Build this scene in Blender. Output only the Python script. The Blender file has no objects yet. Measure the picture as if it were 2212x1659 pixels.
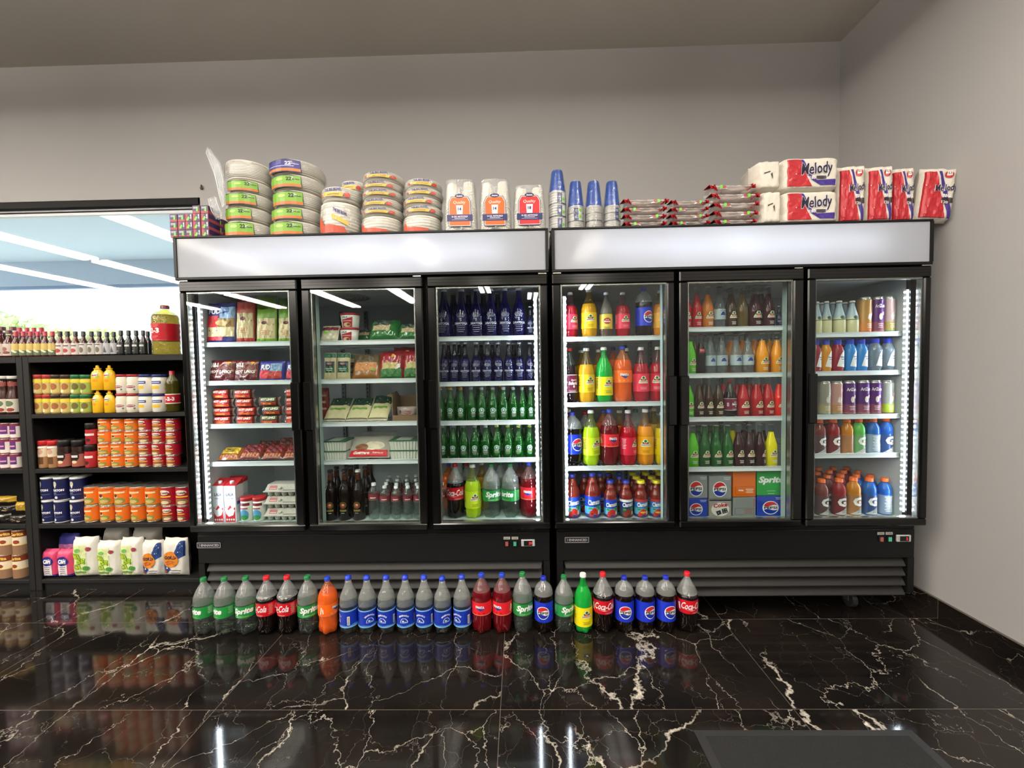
import bpy, math, random
from mathutils import Vector, Matrix
from mathutils.geometry import tessellate_polygon
R_ = random.Random(7)
SC = bpy.context.scene
COL = SC.collection
W, H, F = 2212, 1659, 883.4
PI = math.pi
# ---------------------------------------------------------------- camera
CAMZ = 1.4438
def _rot(yaw, pitch, roll):
    c, s = math.cos(yaw), math.sin(yaw); A = Matrix(((c, s, 0), (-s, c, 0), (0, 0, 1)))
    c, s = math.cos(pitch), math.sin(pitch); Bm = Matrix(((1, 0, 0), (0, c, s), (0, -s, c)))
    c, s = math.cos(roll), math.sin(roll); Cm = Matrix(((c, 0, s), (0, 1, 0), (-s, 0, c)))
    return Cm @ Bm @ A
RM = _rot(.0187, -.0373, -.0169)
cd = bpy.data.cameras.new('camera'); cam = bpy.data.objects.new('camera', cd); COL.objects.link(cam)
cd.sensor_width = 36; cd.lens = 36 * F / W; cd.clip_start = .05; cd.clip_end = 200
r_, f_, u_ = Vector(RM[0]), Vector(RM[1]), Vector(RM[2])
M4 = Matrix(((r_.x, u_.x, -f_.x, 0), (r_.y, u_.y, -f_.y, 0), (r_.z, u_.z, -f_.z, CAMZ), (0, 0, 0, 1)))
cam.matrix_world = M4
SC.camera = cam
# ---------------------------------------------------------------- look, world, sun
SC.view_settings.view_transform = 'Standard'; SC.view_settings.look = 'None'
SC.view_settings.exposure = -0.14; SC.view_settings.gamma = 1.0; SC.view_settings.use_curve_mapping = False
SC.cycles.max_bounces = 7; SC.cycles.diffuse_bounces = 3; SC.cycles.glossy_bounces = 4
SC.cycles.transmission_bounces = 4; SC.cycles.transparent_max_bounces = 24
SC.cycles.caustics_reflective = False; SC.cycles.caustics_refractive = False
SC.cycles.sample_clamp_indirect = 4.0; SC.cycles.use_denoising = True
wd = bpy.data.worlds.new('World'); SC.world = wd; wd.use_nodes = True
bg = wd.node_tree.nodes['Background']; bg.inputs[0].default_value = (.93, .97, 1, 1); bg.inputs[1].default_value = 3.6
sd = bpy.data.lights.new('sun', 'SUN'); sd.energy = 5; sd.angle = .02
sun = bpy.data.objects.new('sun', sd); COL.objects.link(sun); sun.rotation_euler = (math.radians(-38), math.radians(20), 0)

# ---------------------------------------------------------------- pixel <-> world helpers (where things stand)
RT = RM.transposed()
def ray(px, py): return RT @ Vector(((px - W / 2) / F, 1, -(py - H / 2) / F))
def atY(px, py, Y):
    d = ray(px, py); t = Y / d.y; return Vector((d.x * t, Y, CAMZ + d.z * t))
def proj(x, y, z):
    q = RM @ Vector((x, y, z - CAMZ)); return (W / 2 + F * q.x / q.y, H / 2 - F * q.z / q.y)
def xat(px, Y, z):
    x = 0
    for _ in range(4): x = atY(px, proj(x, Y, z)[1], Y).x
    return x
def zat(px, py, Y): return atY(px, py, Y).z

# ---------------------------------------------------------------- materials
MATS = {}
def lin(h):
    if not isinstance(h, str): return tuple(h)
    o = []
    for i in (0, 2, 4):
        c = int(h[i:i+2], 16) / 255; o.append(c / 12.92 if c <= .04045 else ((c + .055) / 1.055) ** 2.4)
    return tuple(o)
def _new(n):
    m = bpy.data.materials.new(n); m.use_nodes = True; nt = m.node_tree
    for x in list(nt.nodes): nt.nodes.remove(x)
    out = nt.nodes.new('ShaderNodeOutputMaterial'); return m, nt, out
def _bump(nt, tgt, sc, st, dist=.01, coord='Object', detail=3):
    tc = nt.nodes.new('ShaderNodeTexCoord'); no = nt.nodes.new('ShaderNodeTexNoise'); no.inputs['Scale'].default_value = sc
    no.inputs['Detail'].default_value = detail
    bp = nt.nodes.new('ShaderNodeBump'); bp.inputs['Strength'].default_value = st; bp.inputs['Distance'].default_value = dist
    nt.links.new(tc.outputs[coord], no.inputs['Vector']); nt.links.new(no.outputs['Fac'], bp.inputs['Height'])
    for t in tgt: nt.links.new(bp.outputs['Normal'], t.inputs['Normal'])
def C(h, rough=.42, metal=0, coat=0, bump=None, spec=.5):
    k = (h, rough, metal, coat, bump, spec)
    if k in MATS: return MATS[k]
    m, nt, out = _new('paint_%s' % h); p = nt.nodes.new('ShaderNodeBsdfPrincipled')
    p.inputs['Base Color'].default_value = (*lin(h), 1); p.inputs['Roughness'].default_value = rough
    p.inputs['Metallic'].default_value = metal; p.inputs['Coat Weight'].default_value = coat; p.inputs['Coat Roughness'].default_value = .08
    p.inputs['Specular IOR Level'].default_value = spec
    if bump: _bump(nt, [p], bump[0], bump[1])
    nt.links.new(p.outputs[0], out.inputs[0]); MATS[k] = m; return m
def schlick(nt, ior=1.5):
    lw = nt.nodes.new('ShaderNodeLayerWeight'); lw.inputs[0].default_value = .5; f0 = ((ior - 1) / (ior + 1)) ** 2
    pw = nt.nodes.new('ShaderNodeMath'); pw.operation = 'POWER'; pw.inputs[1].default_value = 5; nt.links.new(lw.outputs['Facing'], pw.inputs[0])
    ma = nt.nodes.new('ShaderNodeMath'); ma.operation = 'MULTIPLY_ADD'; ma.inputs[1].default_value = 1 - f0; ma.inputs[2].default_value = f0
    nt.links.new(pw.outputs[0], ma.inputs[0]); return lw, ma.outputs[0]
def T(h, dens=.1, rough=.04, ior=1.45, bump=None, dcol=None):
    """clear plastic, glass or tinted liquid: tinted see-through body with a fresnel surface"""
    k = ('T', h, dens, rough, ior, bump, dcol)
    if k in MATS: return MATS[k]
    m, nt, out = _new('clear_%s' % h); N = nt.nodes.new
    tr = N('ShaderNodeBsdfTransparent'); tr.inputs[0].default_value = (*lin(h), 1)
    df = N('ShaderNodeBsdfDiffuse'); df.inputs[0].default_value = (*lin(dcol or h), 1)
    mx = N('ShaderNodeMixShader'); mx.inputs[0].default_value = dens
    gl = N('ShaderNodeBsdfGlossy'); gl.inputs['Roughness'].default_value = rough; gl.inputs[0].default_value = (1, 1, 1, 1)
    m2 = N('ShaderNodeMixShader'); L = nt.links.new; fr, fo = schlick(nt, ior)
    L(tr.outputs[0], mx.inputs[1]); L(df.outputs[0], mx.inputs[2]); L(fo, m2.inputs[0])
    L(mx.outputs[0], m2.inputs[1]); L(gl.outputs[0], m2.inputs[2]); L(m2.outputs[0], out.inputs[0])
    if bump: _bump(nt, [gl, fr], bump[0], bump[1])
    MATS[k] = m; return m
def E(h, st):
    k = ('E', h, st)
    if k in MATS: return MATS[k]
    m, nt, out = _new('light_%s' % h); e = nt.nodes.new('ShaderNodeEmission'); e.inputs[0].default_value = (*lin(h), 1); e.inputs[1].default_value = st
    nt.links.new(e.outputs[0], out.inputs[0]); MATS[k] = m; return m

# ---------------------------------------------------------------- 2D shapes for print on surfaces
TXT = {}
def _text2d(s, shear, bold):
    k = (s, shear, bold)
    if k not in TXT:
        c = bpy.data.curves.new('t', 'FONT'); c.body = s; c.size = 1; c.shear = shear; c.offset = bold; c.resolution_u = 2
        c.fill_mode = 'FRONT'
        o = bpy.data.objects.new('t', c); me = bpy.data.meshes.new_from_object(o)
        me.calc_loop_triangles()
        V = [(v.co.x, v.co.y) for v in me.vertices]; Fc = [tuple(t.vertices) for t in me.loop_triangles]
        bpy.data.objects.remove(o); bpy.data.curves.remove(c); bpy.data.meshes.remove(me)
        TXT[k] = (V, Fc)
    return TXT[k]
def txt(s, cu, cv, h, w=None, shear=0, bold=.02, rot=0, arc=0):
    V, Fc = _text2d(s, shear, bold)
    x0 = min(p[0] for p in V); x1 = max(p[0] for p in V); y0 = min(p[1] for p in V); y1 = max(p[1] for p in V)
    sy = h / (y1 - y0); sx = (w / (x1 - x0)) if w else sy; c, sn = math.cos(rot), math.sin(rot); o = []
    for x, y in V:
        a = (x - (x0 + x1) / 2) * sx; b = (y - (y0 + y1) / 2) * sy
        if arc:
            t = a / arc; a, b = (arc + b) * math.sin(t), (arc + b) * math.cos(t) - arc
        o.append((cu + a * c - b * sn, cv + a * sn + b * c))
    return o, Fc
def rect(u0, v0, u1, v1): return [(u0, v0), (u1, v0), (u1, v1), (u0, v1)], [(0, 1, 2), (0, 2, 3)]
def poly(pts):
    t = tessellate_polygon([[Vector((x, y, 0)) for x, y in pts]])
    o = []
    for a, b, c in t:
        A, Bp, Cp = pts[a], pts[b], pts[c]
        s = (Bp[0]-A[0])*(Cp[1]-A[1]) - (Bp[1]-A[1])*(Cp[0]-A[0])
        o.append((a, b, c) if s > 0 else (a, c, b))
    return list(pts), o
def ell(cu, cv, ru, rv=None, n=20, a0=0, a1=2 * PI, rot=0):
    rv = rv or ru; c, s = math.cos(rot), math.sin(rot); P = []
    full = abs(a1 - a0 - 2 * PI) < 1e-6
    for i in range(n if full else n + 1):
        a = a0 + (a1 - a0) * i / n; x, y = ru * math.cos(a), rv * math.sin(a); P.append((cu + x*c - y*s, cv + x*s + y*c))
    return poly(P)
def _clip(tri, u0, u1):
    for lim, sg in ((u0, 1), (u1, -1)):
        o = []
        for i in range(len(tri)):
            a, b = tri[i], tri[(i + 1) % len(tri)]; da, db = (a[0] - lim) * sg, (b[0] - lim) * sg
            if da >= 0: o.append(a)
            if (da > 0 > db) or (da < 0 < db):
                t = da / (da - db); o.append((a[0] + (b[0]-a[0])*t, a[1] + (b[1]-a[1])*t))
        tri = o
        if len(tri) < 3: return None
    return tri
def cutu(sh, step, lim=None):
    V, Fc = sh; oV, oF = [], []
    for f in Fc:
        tri = [V[i] for i in f]; a = min(p[0] for p in tri); b = max(p[0] for p in tri)
        if lim and (b < lim[0] or a > lim[1]): continue
        k0, k1 = math.floor(a / step), math.floor(b / step)
        for k in range(k0, k1 + 1):
            lo, hi = k * step, (k + 1) * step
            if lim: lo, hi = max(lo, lim[0]), min(hi, lim[1])
            if hi <= lo: continue
            if k0 == k1 and not lim: t = tri
            else: t = _clip(tri, lo, hi)
            if t: oF.append(tuple(range(len(oV), len(oV) + len(t)))); oV += t
    return oV, oF

# ---------------------------------------------------------------- surfaces that print is mapped onto: f(u, v, off) -> point
def s_cyl(r, lean=None):
    def f(u, v, o):
        a = u / r; return ((r + o) * math.sin(a), -(r + o) * math.cos(a), v)
    f.step = r * .22; return f
def s_lat(prof, Rr):
    def rad(z):
        for (z0, r0), (z1, r1) in zip(prof, prof[1:]):
            if z0 <= z <= z1: return r0 + (r1 - r0) * (z - z0) / max(z1 - z0, 1e-9)
        return prof[-1][1]
    def f(u, v, o):
        a = u / Rr; r = rad(v) + o; return (r * math.sin(a), -r * math.cos(a), v)
    f.step = Rr * .22; return f
def s_front(y):
    def f(u, v, o): return (u, y - o, v)
    f.step = 9; return f
def s_side(x, sg):
    def f(u, v, o): return (x + sg * o, u * sg, v)
    f.step = 9; return f
def s_top(z):
    def f(u, v, o): return (u, v, z + o)
    f.step = 9; return f

class B:
    def __init__(s): s.v, s.f, s.mi, s.ms, s.sm = [], [], [], [], []
    def _m(s, m):
        if isinstance(m, str): m = C(m)
        if m not in s.ms: s.ms.append(m)
        return s.ms.index(m)
    def add(s, V, Fc, m, smooth=False):
        k = s._m(m); n = len(s.v); s.v += [tuple(p) for p in V]
        for f in Fc: s.f.append(tuple(i + n for i in f)); s.mi.append(k); s.sm.append(smooth)
        return s
    def box(s, x0, x1, y0, y1, z0, z1, m, bev=0):
        if x0 > x1: x0, x1 = x1, x0
        b = bev
        if b <= 0:
            V = [(x, y, z) for z in (z0, z1) for y in (y0, y1) for x in (x0, x1)]
            return s.add(V, [(0, 2, 3, 1), (4, 5, 7, 6), (0, 1, 5, 4), (2, 6, 7, 3), (0, 4, 6, 2), (1, 3, 7, 5)], m)
        b = min(b, (x1-x0)*.49, (y1-y0)*.49, (z1-z0)*.49); V = []; idx = {}
        for ix, x in enumerate((x0, x1)):
            for iy, y in enumerate((y0, y1)):
                for iz, z in enumerate((z0, z1)):
                    dx, dy, dz = (b if ix == 0 else -b), (b if iy == 0 else -b), (b if iz == 0 else -b)
                    idx[ix, iy, iz, 0] = len(V); V.append((x, y + dy, z + dz))
                    idx[ix, iy, iz, 1] = len(V); V.append((x + dx, y, z + dz))
                    idx[ix, iy, iz, 2] = len(V); V.append((x + dx, y + dy, z))
        I = idx; Fc = []
        for i in (0, 1):
            q = [I[i, 0, 0, 0], I[i, 1, 0, 0], I[i, 1, 1, 0], I[i, 0, 1, 0]]; Fc.append(q if i else q[::-1])
            q = [I[0, i, 0, 1], I[1, i, 0, 1], I[1, i, 1, 1], I[0, i, 1, 1]]; Fc.append(q[::-1] if i else q)
            q = [I[0, 0, i, 2], I[1, 0, i, 2], I[1, 1, i, 2], I[0, 1, i, 2]]; Fc.append(q if i else q[::-1])
        for i in (0, 1):
            for j in (0, 1):
                e = (i + j) % 2
                q = [I[i, j, 0, 0], I[i, j, 0, 1], I[i, j, 1, 1], I[i, j, 1, 0]]; Fc.append(q[::-1] if e else q)
                q = [I[i, 0, j, 0], I[i, 0, j, 2], I[i, 1, j, 2], I[i, 1, j, 0]]; Fc.append(q if e else q[::-1])
                q = [I[0, i, j, 1], I[0, i, j, 2], I[1, i, j, 2], I[1, i, j, 1]]; Fc.append(q[::-1] if e else q)
                for k in (0, 1):
                    q = [I[i, j, k, 0], I[i, j, k, 1], I[i, j, k, 2]]; Fc.append(q if (i + j + k) % 2 == 1 else q[::-1])
        return s.add(V, Fc, m)
    def lathe(s, prof, m, n=24, lobes=0, x=0, y=0, caps=True, smooth=True, a0=0, a1=2*PI):
        """prof: (z, r[, material]) from the bottom up"""
        base = len(s.v); full = abs(a1 - a0 - 2 * PI) < 1e-6; nn = n if full else n + 1
        for p in prof:
            z, r = p[0], p[1]
            for i in range(nn):
                a = a0 + (a1 - a0) * i / n; rr = r; zz = z
                if lobes and len(p) > 2 and isinstance(p[2], float): rr = r * (1 - p[2] * (.5 - .5 * math.cos(5 * a)))
                s.v.append((x + rr * math.sin(a), y - rr * math.cos(a), zz))
        cur = s._m(m)
        for j in range(len(prof) - 1):
            if len(prof[j]) > 2 and not isinstance(prof[j][2], float): cur = s._m(prof[j][2])
            if len(prof[j]) > 3: cur = s._m(prof[j][3])
            for i in range(n):
                i2 = (i + 1) % nn
                s.f.append((base + j*nn + i, base + j*nn + i2, base + (j+1)*nn + i2, base + (j+1)*nn + i)); s.mi.append(cur); s.sm.append(smooth)
        if caps and full:
            s.f.append(tuple(base + i for i in range(n - 1, -1, -1))); s.mi.append(s._m(m)); s.sm.append(False)
            s.f.append(tuple(base + (len(prof)-1)*nn + i for i in range(n))); s.mi.append(cur); s.sm.append(False)
        return s
    def grid(s, fn, nu, nv, m, smooth=True, flip=False):
        b = len(s.v); k = s._m(m)
        for j in range(nv + 1):
            for i in range(nu + 1): s.v.append(tuple(fn(i / nu, j / nv)))
        for j in range(nv):
            for i in range(nu):
                q = (b + j*(nu+1) + i, b + j*(nu+1) + i+1, b + (j+1)*(nu+1) + i+1, b + (j+1)*(nu+1) + i)
                s.f.append(q[::-1] if flip else q); s.mi.append(k); s.sm.append(smooth)
        return s
    def dec(s, S, sh, m, off=.0006, lim=None):
        V, Fc = cutu(sh, S.step, lim) if (S.step < 5 or lim) else sh
        if getattr(S, 'vstep', 0):
            V, Fc = cutu(([(b, a) for a, b in V], Fc), S.vstep); V = [(a, b) for b, a in V]
        return s.add([S(u, v, off) for u, v in V], Fc, m)
    def tube(s, pts, r, m, n=8):
        pts = [Vector(p) for p in pts]; b = len(s.v); k = s._m(m)
        for i, p in enumerate(pts):
            d = (pts[min(i+1, len(pts)-1)] - pts[max(i-1, 0)]).normalized(); a = d.orthogonal().normalized(); c = d.cross(a)
            for j in range(n):
                t = 2*PI*j/n; s.v.append(tuple(p + (a*math.cos(t) + c*math.sin(t)) * r))
        for i in range(len(pts)-1):
            for j in range(n):
                s.f.append((b+i*n+j, b+i*n+(j+1)%n, b+(i+1)*n+(j+1)%n, b+(i+1)*n+j)); s.mi.append(k); s.sm.append(True)
        s.f.append(tuple(b+j for j in range(n-1, -1, -1))); s.mi.append(k); s.sm.append(False)
        s.f.append(tuple(b+(len(pts)-1)*n+j for j in range(n))); s.mi.append(k); s.sm.append(False)
        return s
    def mesh(s, name):
        me = bpy.data.meshes.new(name); me.from_pydata(s.v, [], s.f)
        for m in s.ms: me.materials.append(m)
        me.polygons.foreach_set('material_index', s.mi); me.polygons.foreach_set('use_smooth', s.sm); me.update(); return me

def obj(name, me, parent=None, loc=None, rot=None):
    if isinstance(me, B): me = me.mesh(name)
    o = bpy.data.objects.new(name, me); COL.objects.link(o)
    if parent: o.parent = parent
    if loc is not None: o.location = loc
    if rot is not None: o.rotation_euler = rot
    return o
def tag(o, label, cat, group=None):
    o['label'] = label; o['category'] = cat
    if group: o['group'] = group
    return o
def empty(name, loc=(0, 0, 0), rot=(0, 0, 0), scale=(1, 1, 1)):
    o = bpy.data.objects.new(name, None); COL.objects.link(o); o.location = loc; o.rotation_euler = rot; o.scale = scale
    o.empty_display_size = .05; return o
def struct(name, me):
    o = obj(name, me); o['kind'] = 'structure'; return o
# ================================================================ the room
YW = 3.07; XR = 2.344; ZC = 3.753; XL = -11.0; YB = -10.0; TH = .12
def node_mat(name):
    m, nt, out = _new(name); p = nt.nodes.new('ShaderNodeBsdfPrincipled'); nt.links.new(p.outputs[0], out.inputs[0]); return m, nt, p
def paint_mat(name, hx, bs=220, bst=.12):
    m, nt, p = node_mat(name); p.inputs['Base Color'].default_value = (*lin(hx), 1); p.inputs['Roughness'].default_value = .62
    _bump(nt, [p], bs, bst, .002); return m
wall_m = paint_mat('grey_wall_paint', 'a9a7a5'); ceil_m = paint_mat('ceiling_paint', 'ddd6cd', 120, .2)
def marble(tile=True):
    m, nt, p = node_mat('black_marble'); N = nt.nodes.new; L = nt.links.new
    tc = N('ShaderNodeTexCoord')
    def math_(op, a, b=None, c=None):
        n = N('ShaderNodeMath'); n.operation = op
        for i, v in enumerate((a, b, c)):
            if v is None: continue
            if isinstance(v, (int, float)): n.inputs[i].default_value = v
            else: L(v, n.inputs[i])
        return n.outputs[0]
    sep = N('ShaderNodeSeparateXYZ'); L(tc.outputs['Object'], sep.inputs[0])
    X, Y, Z = sep.outputs
    # tiles 1.229 x 0.6145
    tx = math_('DIVIDE', math_('ADD', X, 1.3327), 1.229); ty = math_('DIVIDE', math_('SUBTRACT', Y, 1.6801), .6145)
    fx = math_('FRACT', tx); fy = math_('FRACT', ty)
    ix = math_('FLOOR', tx); iy = math_('FLOOR', ty)
    ex = math_('MULTIPLY', math_('MINIMUM', fx, math_('SUBTRACT', 1, fx)), 1.229)
    ey = math_('MULTIPLY', math_('MINIMUM', fy, math_('SUBTRACT', 1, fy)), .6145)
    grout = math_('LESS_THAN', math_('MINIMUM', ex, ey), .0012 if tile else -1)
    off = N('ShaderNodeCombineXYZ'); L(math_('MULTIPLY', ix, 3.7), off.inputs[0]); L(math_('MULTIPLY', iy, 5.3), off.inputs[1]); L(math_('ADD', math_('MULTIPLY', ix, 1.9), math_('MULTIPLY', iy, 2.3)), off.inputs[2])
    va = N('ShaderNodeVectorMath'); va.operation = 'ADD'; L(tc.outputs['Object'], va.inputs[0]); L(off.outputs[0], va.inputs[1])
    vec = va.outputs[0]
    def noise(sc, det=4, rough=.6, v=None, dist=0):
        n = N('ShaderNodeTexNoise'); n.inputs['Scale'].default_value = sc; n.inputs['Detail'].default_value = det; n.inputs['Roughness'].default_value = rough
        n.inputs['Distortion'].default_value = dist; L(v or vec, n.inputs['Vector']); return n
    wn = noise(4.5, 5, .65); ws = N('ShaderNodeVectorMath'); ws.operation = 'SCALE'; ws.inputs[3].default_value = .2; 
    wsub = N('ShaderNodeVectorMath'); wsub.operation = 'SUBTRACT'; L(wn.outputs['Color'], wsub.inputs[0]); wsub.inputs[1].default_value = (.5, .5, .5)
    L(wsub.outputs[0], ws.inputs[0]); wa = N('ShaderNodeVectorMath'); L(vec, wa.inputs[0]); L(ws.outputs[0], wa.inputs[1]); wv = wa.outputs[0]
    mp = N('ShaderNodeMapping'); mp.inputs['Rotation'].default_value = (0, 0, .5); mp.inputs['Scale'].default_value = (1, .55, 1); L(wv, mp.inputs[0])
    def vor(sc, w, msk, lo, hi, v):
        n = N('ShaderNodeTexVoronoi'); n.feature = 'DISTANCE_TO_EDGE'; n.inputs['Scale'].default_value = sc; L(v, n.inputs['Vector'])
        mr = N('ShaderNodeMapRange'); mr.inputs['From Min'].default_value = 0; L(n.outputs['Distance'], mr.inputs['Value'])
        mr.inputs['To Min'].default_value = 1; mr.inputs['To Max'].default_value = 0
        mk = noise(msk, 3); r2 = N('ShaderNodeMapRange'); r2.inputs['From Min'].default_value = lo; r2.inputs['From Max'].default_value = hi; L(mk.outputs['Fac'], r2.inputs['Value'])
        L(math_('ADD', math_('MULTIPLY', r2.outputs[0], w), .0004), mr.inputs['From Max'])
        return math_('MULTIPLY', mr.outputs[0], r2.outputs[0])
    v1 = vor(1.45, .012, 2.2, .38, .7, mp.outputs[0]); v2 = vor(3.1, .008, 2.6, .28, .72, mp.outputs[0]); v3 = vor(6.5, .01, 2.6, .36, .8, wv)
    gr = noise(60, 4, .7); brk = math_('MULTIPLY', v1, math_('ADD', math_('MULTIPLY', gr.outputs['Fac'], 1.6), .1))
    veins = math_('MINIMUM', math_('ADD', math_('ADD', brk, math_('MULTIPLY', v2, .75)), math_('MULTIPLY', v3, .35)), 1)
    bn = noise(3, 4); cr = N('ShaderNodeValToRGB'); L(bn.outputs['Fac'], cr.inputs[0])
    cr.color_ramp.elements[0].color = (*lin('131110'), 1); cr.color_ramp.elements[0].position = .35
    cr.color_ramp.elements[1].color = (*lin('241e1a'), 1); cr.color_ramp.elements[1].position = .75
    mx = N('ShaderNodeMix'); mx.data_type = 'RGBA'; L(veins, mx.inputs[0]); L(cr.outputs[0], mx.inputs[6]); mx.inputs[7].default_value = (*lin('dcd2c2'), 1)
    m2 = N('ShaderNodeMix'); m2.data_type = 'RGBA'; L(grout, m2.inputs[0]); L(mx.outputs[2], m2.inputs[6]); m2.inputs[7].default_value = (*lin('5c5248'), 1)
    L(m2.outputs[2], p.inputs['Base Color'])
    rr = math_('ADD', math_('MULTIPLY', grout, .4), .075); L(rr, p.inputs['Roughness'])
    p.inputs['Specular IOR Level'].default_value = .5
    return m
floor_m = marble()
struct('floor', B().box(XL - TH, XR + TH, YB - TH, YW + TH, -.12, 0, floor_m))
struct('ceiling', B().box(XL - TH, XR + TH, YB - TH, YW + TH, ZC, ZC + .12, ceil_m))
# the storefront wall with its window opening
WX1 = -2.372; WX0 = -8.6; WZ0 = .5; WZ1 = 2.765
wb = B(); wb.box(WX1, XR + TH, YW, YW + TH, 0, ZC, wall_m); wb.box(WX0, WX1, YW, YW + TH, WZ1, ZC, wall_m)
wb.box(WX0, WX1, YW, YW + TH, 0, WZ0, wall_m); wb.box(XL - TH, WX0, YW, YW + TH, 0, ZC, wall_m)
struct('wall_back', wb)
struct('wall_right', B().box(XR, XR + TH, YB, YW, 0, ZC, wall_m))
far_m = paint_mat('far_wall_paint', '5c5753')
struct('wall_left', B().box(XL - TH, XL, YB, YW, 0, ZC, far_m))
struct('wall_front', B().box(XL, XR, YB - TH, YB, 0, ZC, far_m))
bb = B().box(XR - .012, XR, YB, YW, 0, .105, floor_m); bb.box(XR - .012, XR, YB, YW, .105, .109, '5d554d')
struct('baseboard_right', bb)
struct('baseboard_back', B().box(WX1, XR - .012, YW - .012, YW, 0, .105, floor_m))
blk = C('0a0a0a', .6, 0, 0, None, .2); wht = C('dfe3e6', .35)
w = struct('window_1', B().box(WX0, WX1, YW + .005, YW + .1, WZ1 - .045, WZ1, blk).box(WX0, WX0 + .05, YW + .005, YW + .1, WZ0, WZ1, blk)
           .box(WX1 - .018, WX1, YW + .005, YW + .1, WZ0, WZ1, blk).box(WX0, WX1, YW + .005, YW + .1, WZ0, WZ0 + .05, blk))
hd = B().box(WX0 + .05, WX1 - .018, YW + .045, YW + .09, WZ1 - .063, WZ1 - .045, wht).box(WX0 + .05, WX1 - .018, YW + .04, YW + .09, WZ1 - .072, WZ1 - .063, blk)
hd.box(WX0 + .05, WX1 - .018, YW + .045, YW + .09, WZ1 - .092, WZ1 - .072, wht)
obj('window_frame', hd, w)
glass = T('f2f7f6', .0, .012, 1.5)
obj('glass_pane', B().box(WX0 + .05, WX1 - .018, YW + .055, YW + .061, WZ0 + .05, WZ1 - .092, glass), w)
# hook on the wall above the window corner
pk = atY(436, 410, YW - .006)
tag(obj('wall_hook', B().lathe([(0, .005), (.012, .011), (.02, .006), (.035, .005)], C('4a4540'), 10), None, (pk.x, YW - .009, pk.z)), 'small dark hook stuck on the wall just above the window corner', 'hook')

# ================================================================ outside
struct('ground', B().box(-40, 20, YW + TH + .02, 60, -.2, -.05, C('c9c8c4', .9)))
can = B().box(-14, 6, YW + TH + .03, 6.75, 3.32, 3.42, C('ccdce8', .8)); can.box(-14, 6, 6.6, 6.75, 2.93, 3.32, C('cfdcee', .8))
can.box(-14, 6, 6.62, 6.7, 2.88, 2.93, C('a0b0cc', .8))
o = tag(obj('entrance_canopy', can), 'pale blue-grey flat canopy roof outside the storefront window', 'canopy')
for i, px in enumerate((-12.5, -4.6, 4.5)):
    obj('support_post', B().box(px - .09, px + .09, 6.5, 6.6, -.05, 2.93, C('c9ccd0', .6)), o)
def leafball(b, c, r, n, mt, s=.16):
    for _ in range(n):
        d = Vector((R_.gauss(0, 1), R_.gauss(0, 1), R_.gauss(0, 1))).normalized() * (R_.random() ** .4); q = Vector(c) + Vector((d.x*r[0], d.y*r[1], d.z*r[2]))
        a = Vector((R_.gauss(0, 1), R_.gauss(0, 1), R_.gauss(0, 1))).normalized(); t = a.orthogonal().normalized(); k = a.cross(t); z = s * R_.uniform(.6, 1.3)
        b.add([q - t*z, q - k*z*.4, q + t*z, q + k*z*.4], [(0, 1, 2, 3)], mt)
def tree(x, y, hh, rr, label, hexs):
    t = empty('tree', (x, y, -.05)); tag(t, label, 'tree', 'trees beyond the window')
    obj('trunk', B().lathe([(0, .2), (hh*.5, .15), (hh*.8, .06)], C('6e5c44', .9), 10), t)
    cr = B()
    for i in range(7):
        leafball(cr, (R_.uniform(-1, 1)*rr*.6, R_.uniform(-.5, .5)*rr, hh*.75 + R_.uniform(-.5, .5)*hh*.3), (rr*.55, rr*.5, hh*.16), 300, C(hexs[i % 2], .7), .17)
    obj('crown', cr, t)
tree(-17.6, 13, 3.9, 1.75, 'yellow-green leafy tree outside beyond the sauce bottles with pale red caps', ('dfe7a8', 'c3d6a0'))
tree(-18.6, 17, 3.55, 1.2, 'low yellowish tree outside, beyond the white-labelled sauce bottles', ('eeeebb', 'dfe3ae'))
# ================================================================ ceiling lights (rows of two-tube strips)
def strip(x, y0, y1, label):
    t = empty('ceiling_light', (x, (y0+y1)/2, 3.46)); tag(t, label, 'ceiling light', 'suspended two-tube strip lights'); L_ = (y1 - y0) / 2
    obj('housing', B().box(-.115, .115, -L_, L_, .03, .085, C('e4e2dc', .4), .008), t)
    for sx in (-.085, .085):
        obj('tube', B().box(sx-.055, sx+.055, -L_+.02, L_-.02, -.012, .03, E('fff6ea', LAMP), .006), t)
    for hy in (-.8, .8): obj('hanger', B().box(-.006, .006, L_*hy, L_*hy+.012, .08, ZC - 3.46, '999999'), t)
LAMP = 45
k = 0
for x, segs in ((-9.5, ((1.6, -.8), (-.9, -3.3), (-3.4, -5.8), (-5.9, -8.3))), (-7.4, ((1.6, -.8), (-.9, -3.3), (-3.4, -5.8), (-5.9, -8.3))), (-5.1, ((1.45, -.9), (-1.0, -3.4), (-3.5, -5.5), (-5.6, -8.4))),
                (-3.1, ((-5.2, -7.8),)), (-.85, ((-5.4, -6.4),)), (1.7, ((-5.35, -6.2),)), (.4, ((-6.6, -7.5),)), (-1.6, ((-1.9, -3.4),)), (1.2, ((-1.9, -3.4),)), (-3.1, ((1.3, -1.1),)), (-1.0, ((1.3, -1.1),)), (1.2, ((1.3, -1.1),))):  # last three rows are added, out of view, to brighten the wall
    for j, (a, b) in enumerate(segs):
        strip(x, b, a, 'white two-tube ceiling strip light, %s, %s from the storefront wall' % (('outermost row', 'second row', 'third row', 'fourth row rear', 'fifth row rear', 'side wall row rear', 'sixth row rear', 'fifth row', 'side wall row', 'fourth row front', 'fifth row front', 'added side wall row front')[k], ('first', 'second', 'third', 'fourth')[j]))
    k += 1

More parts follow.
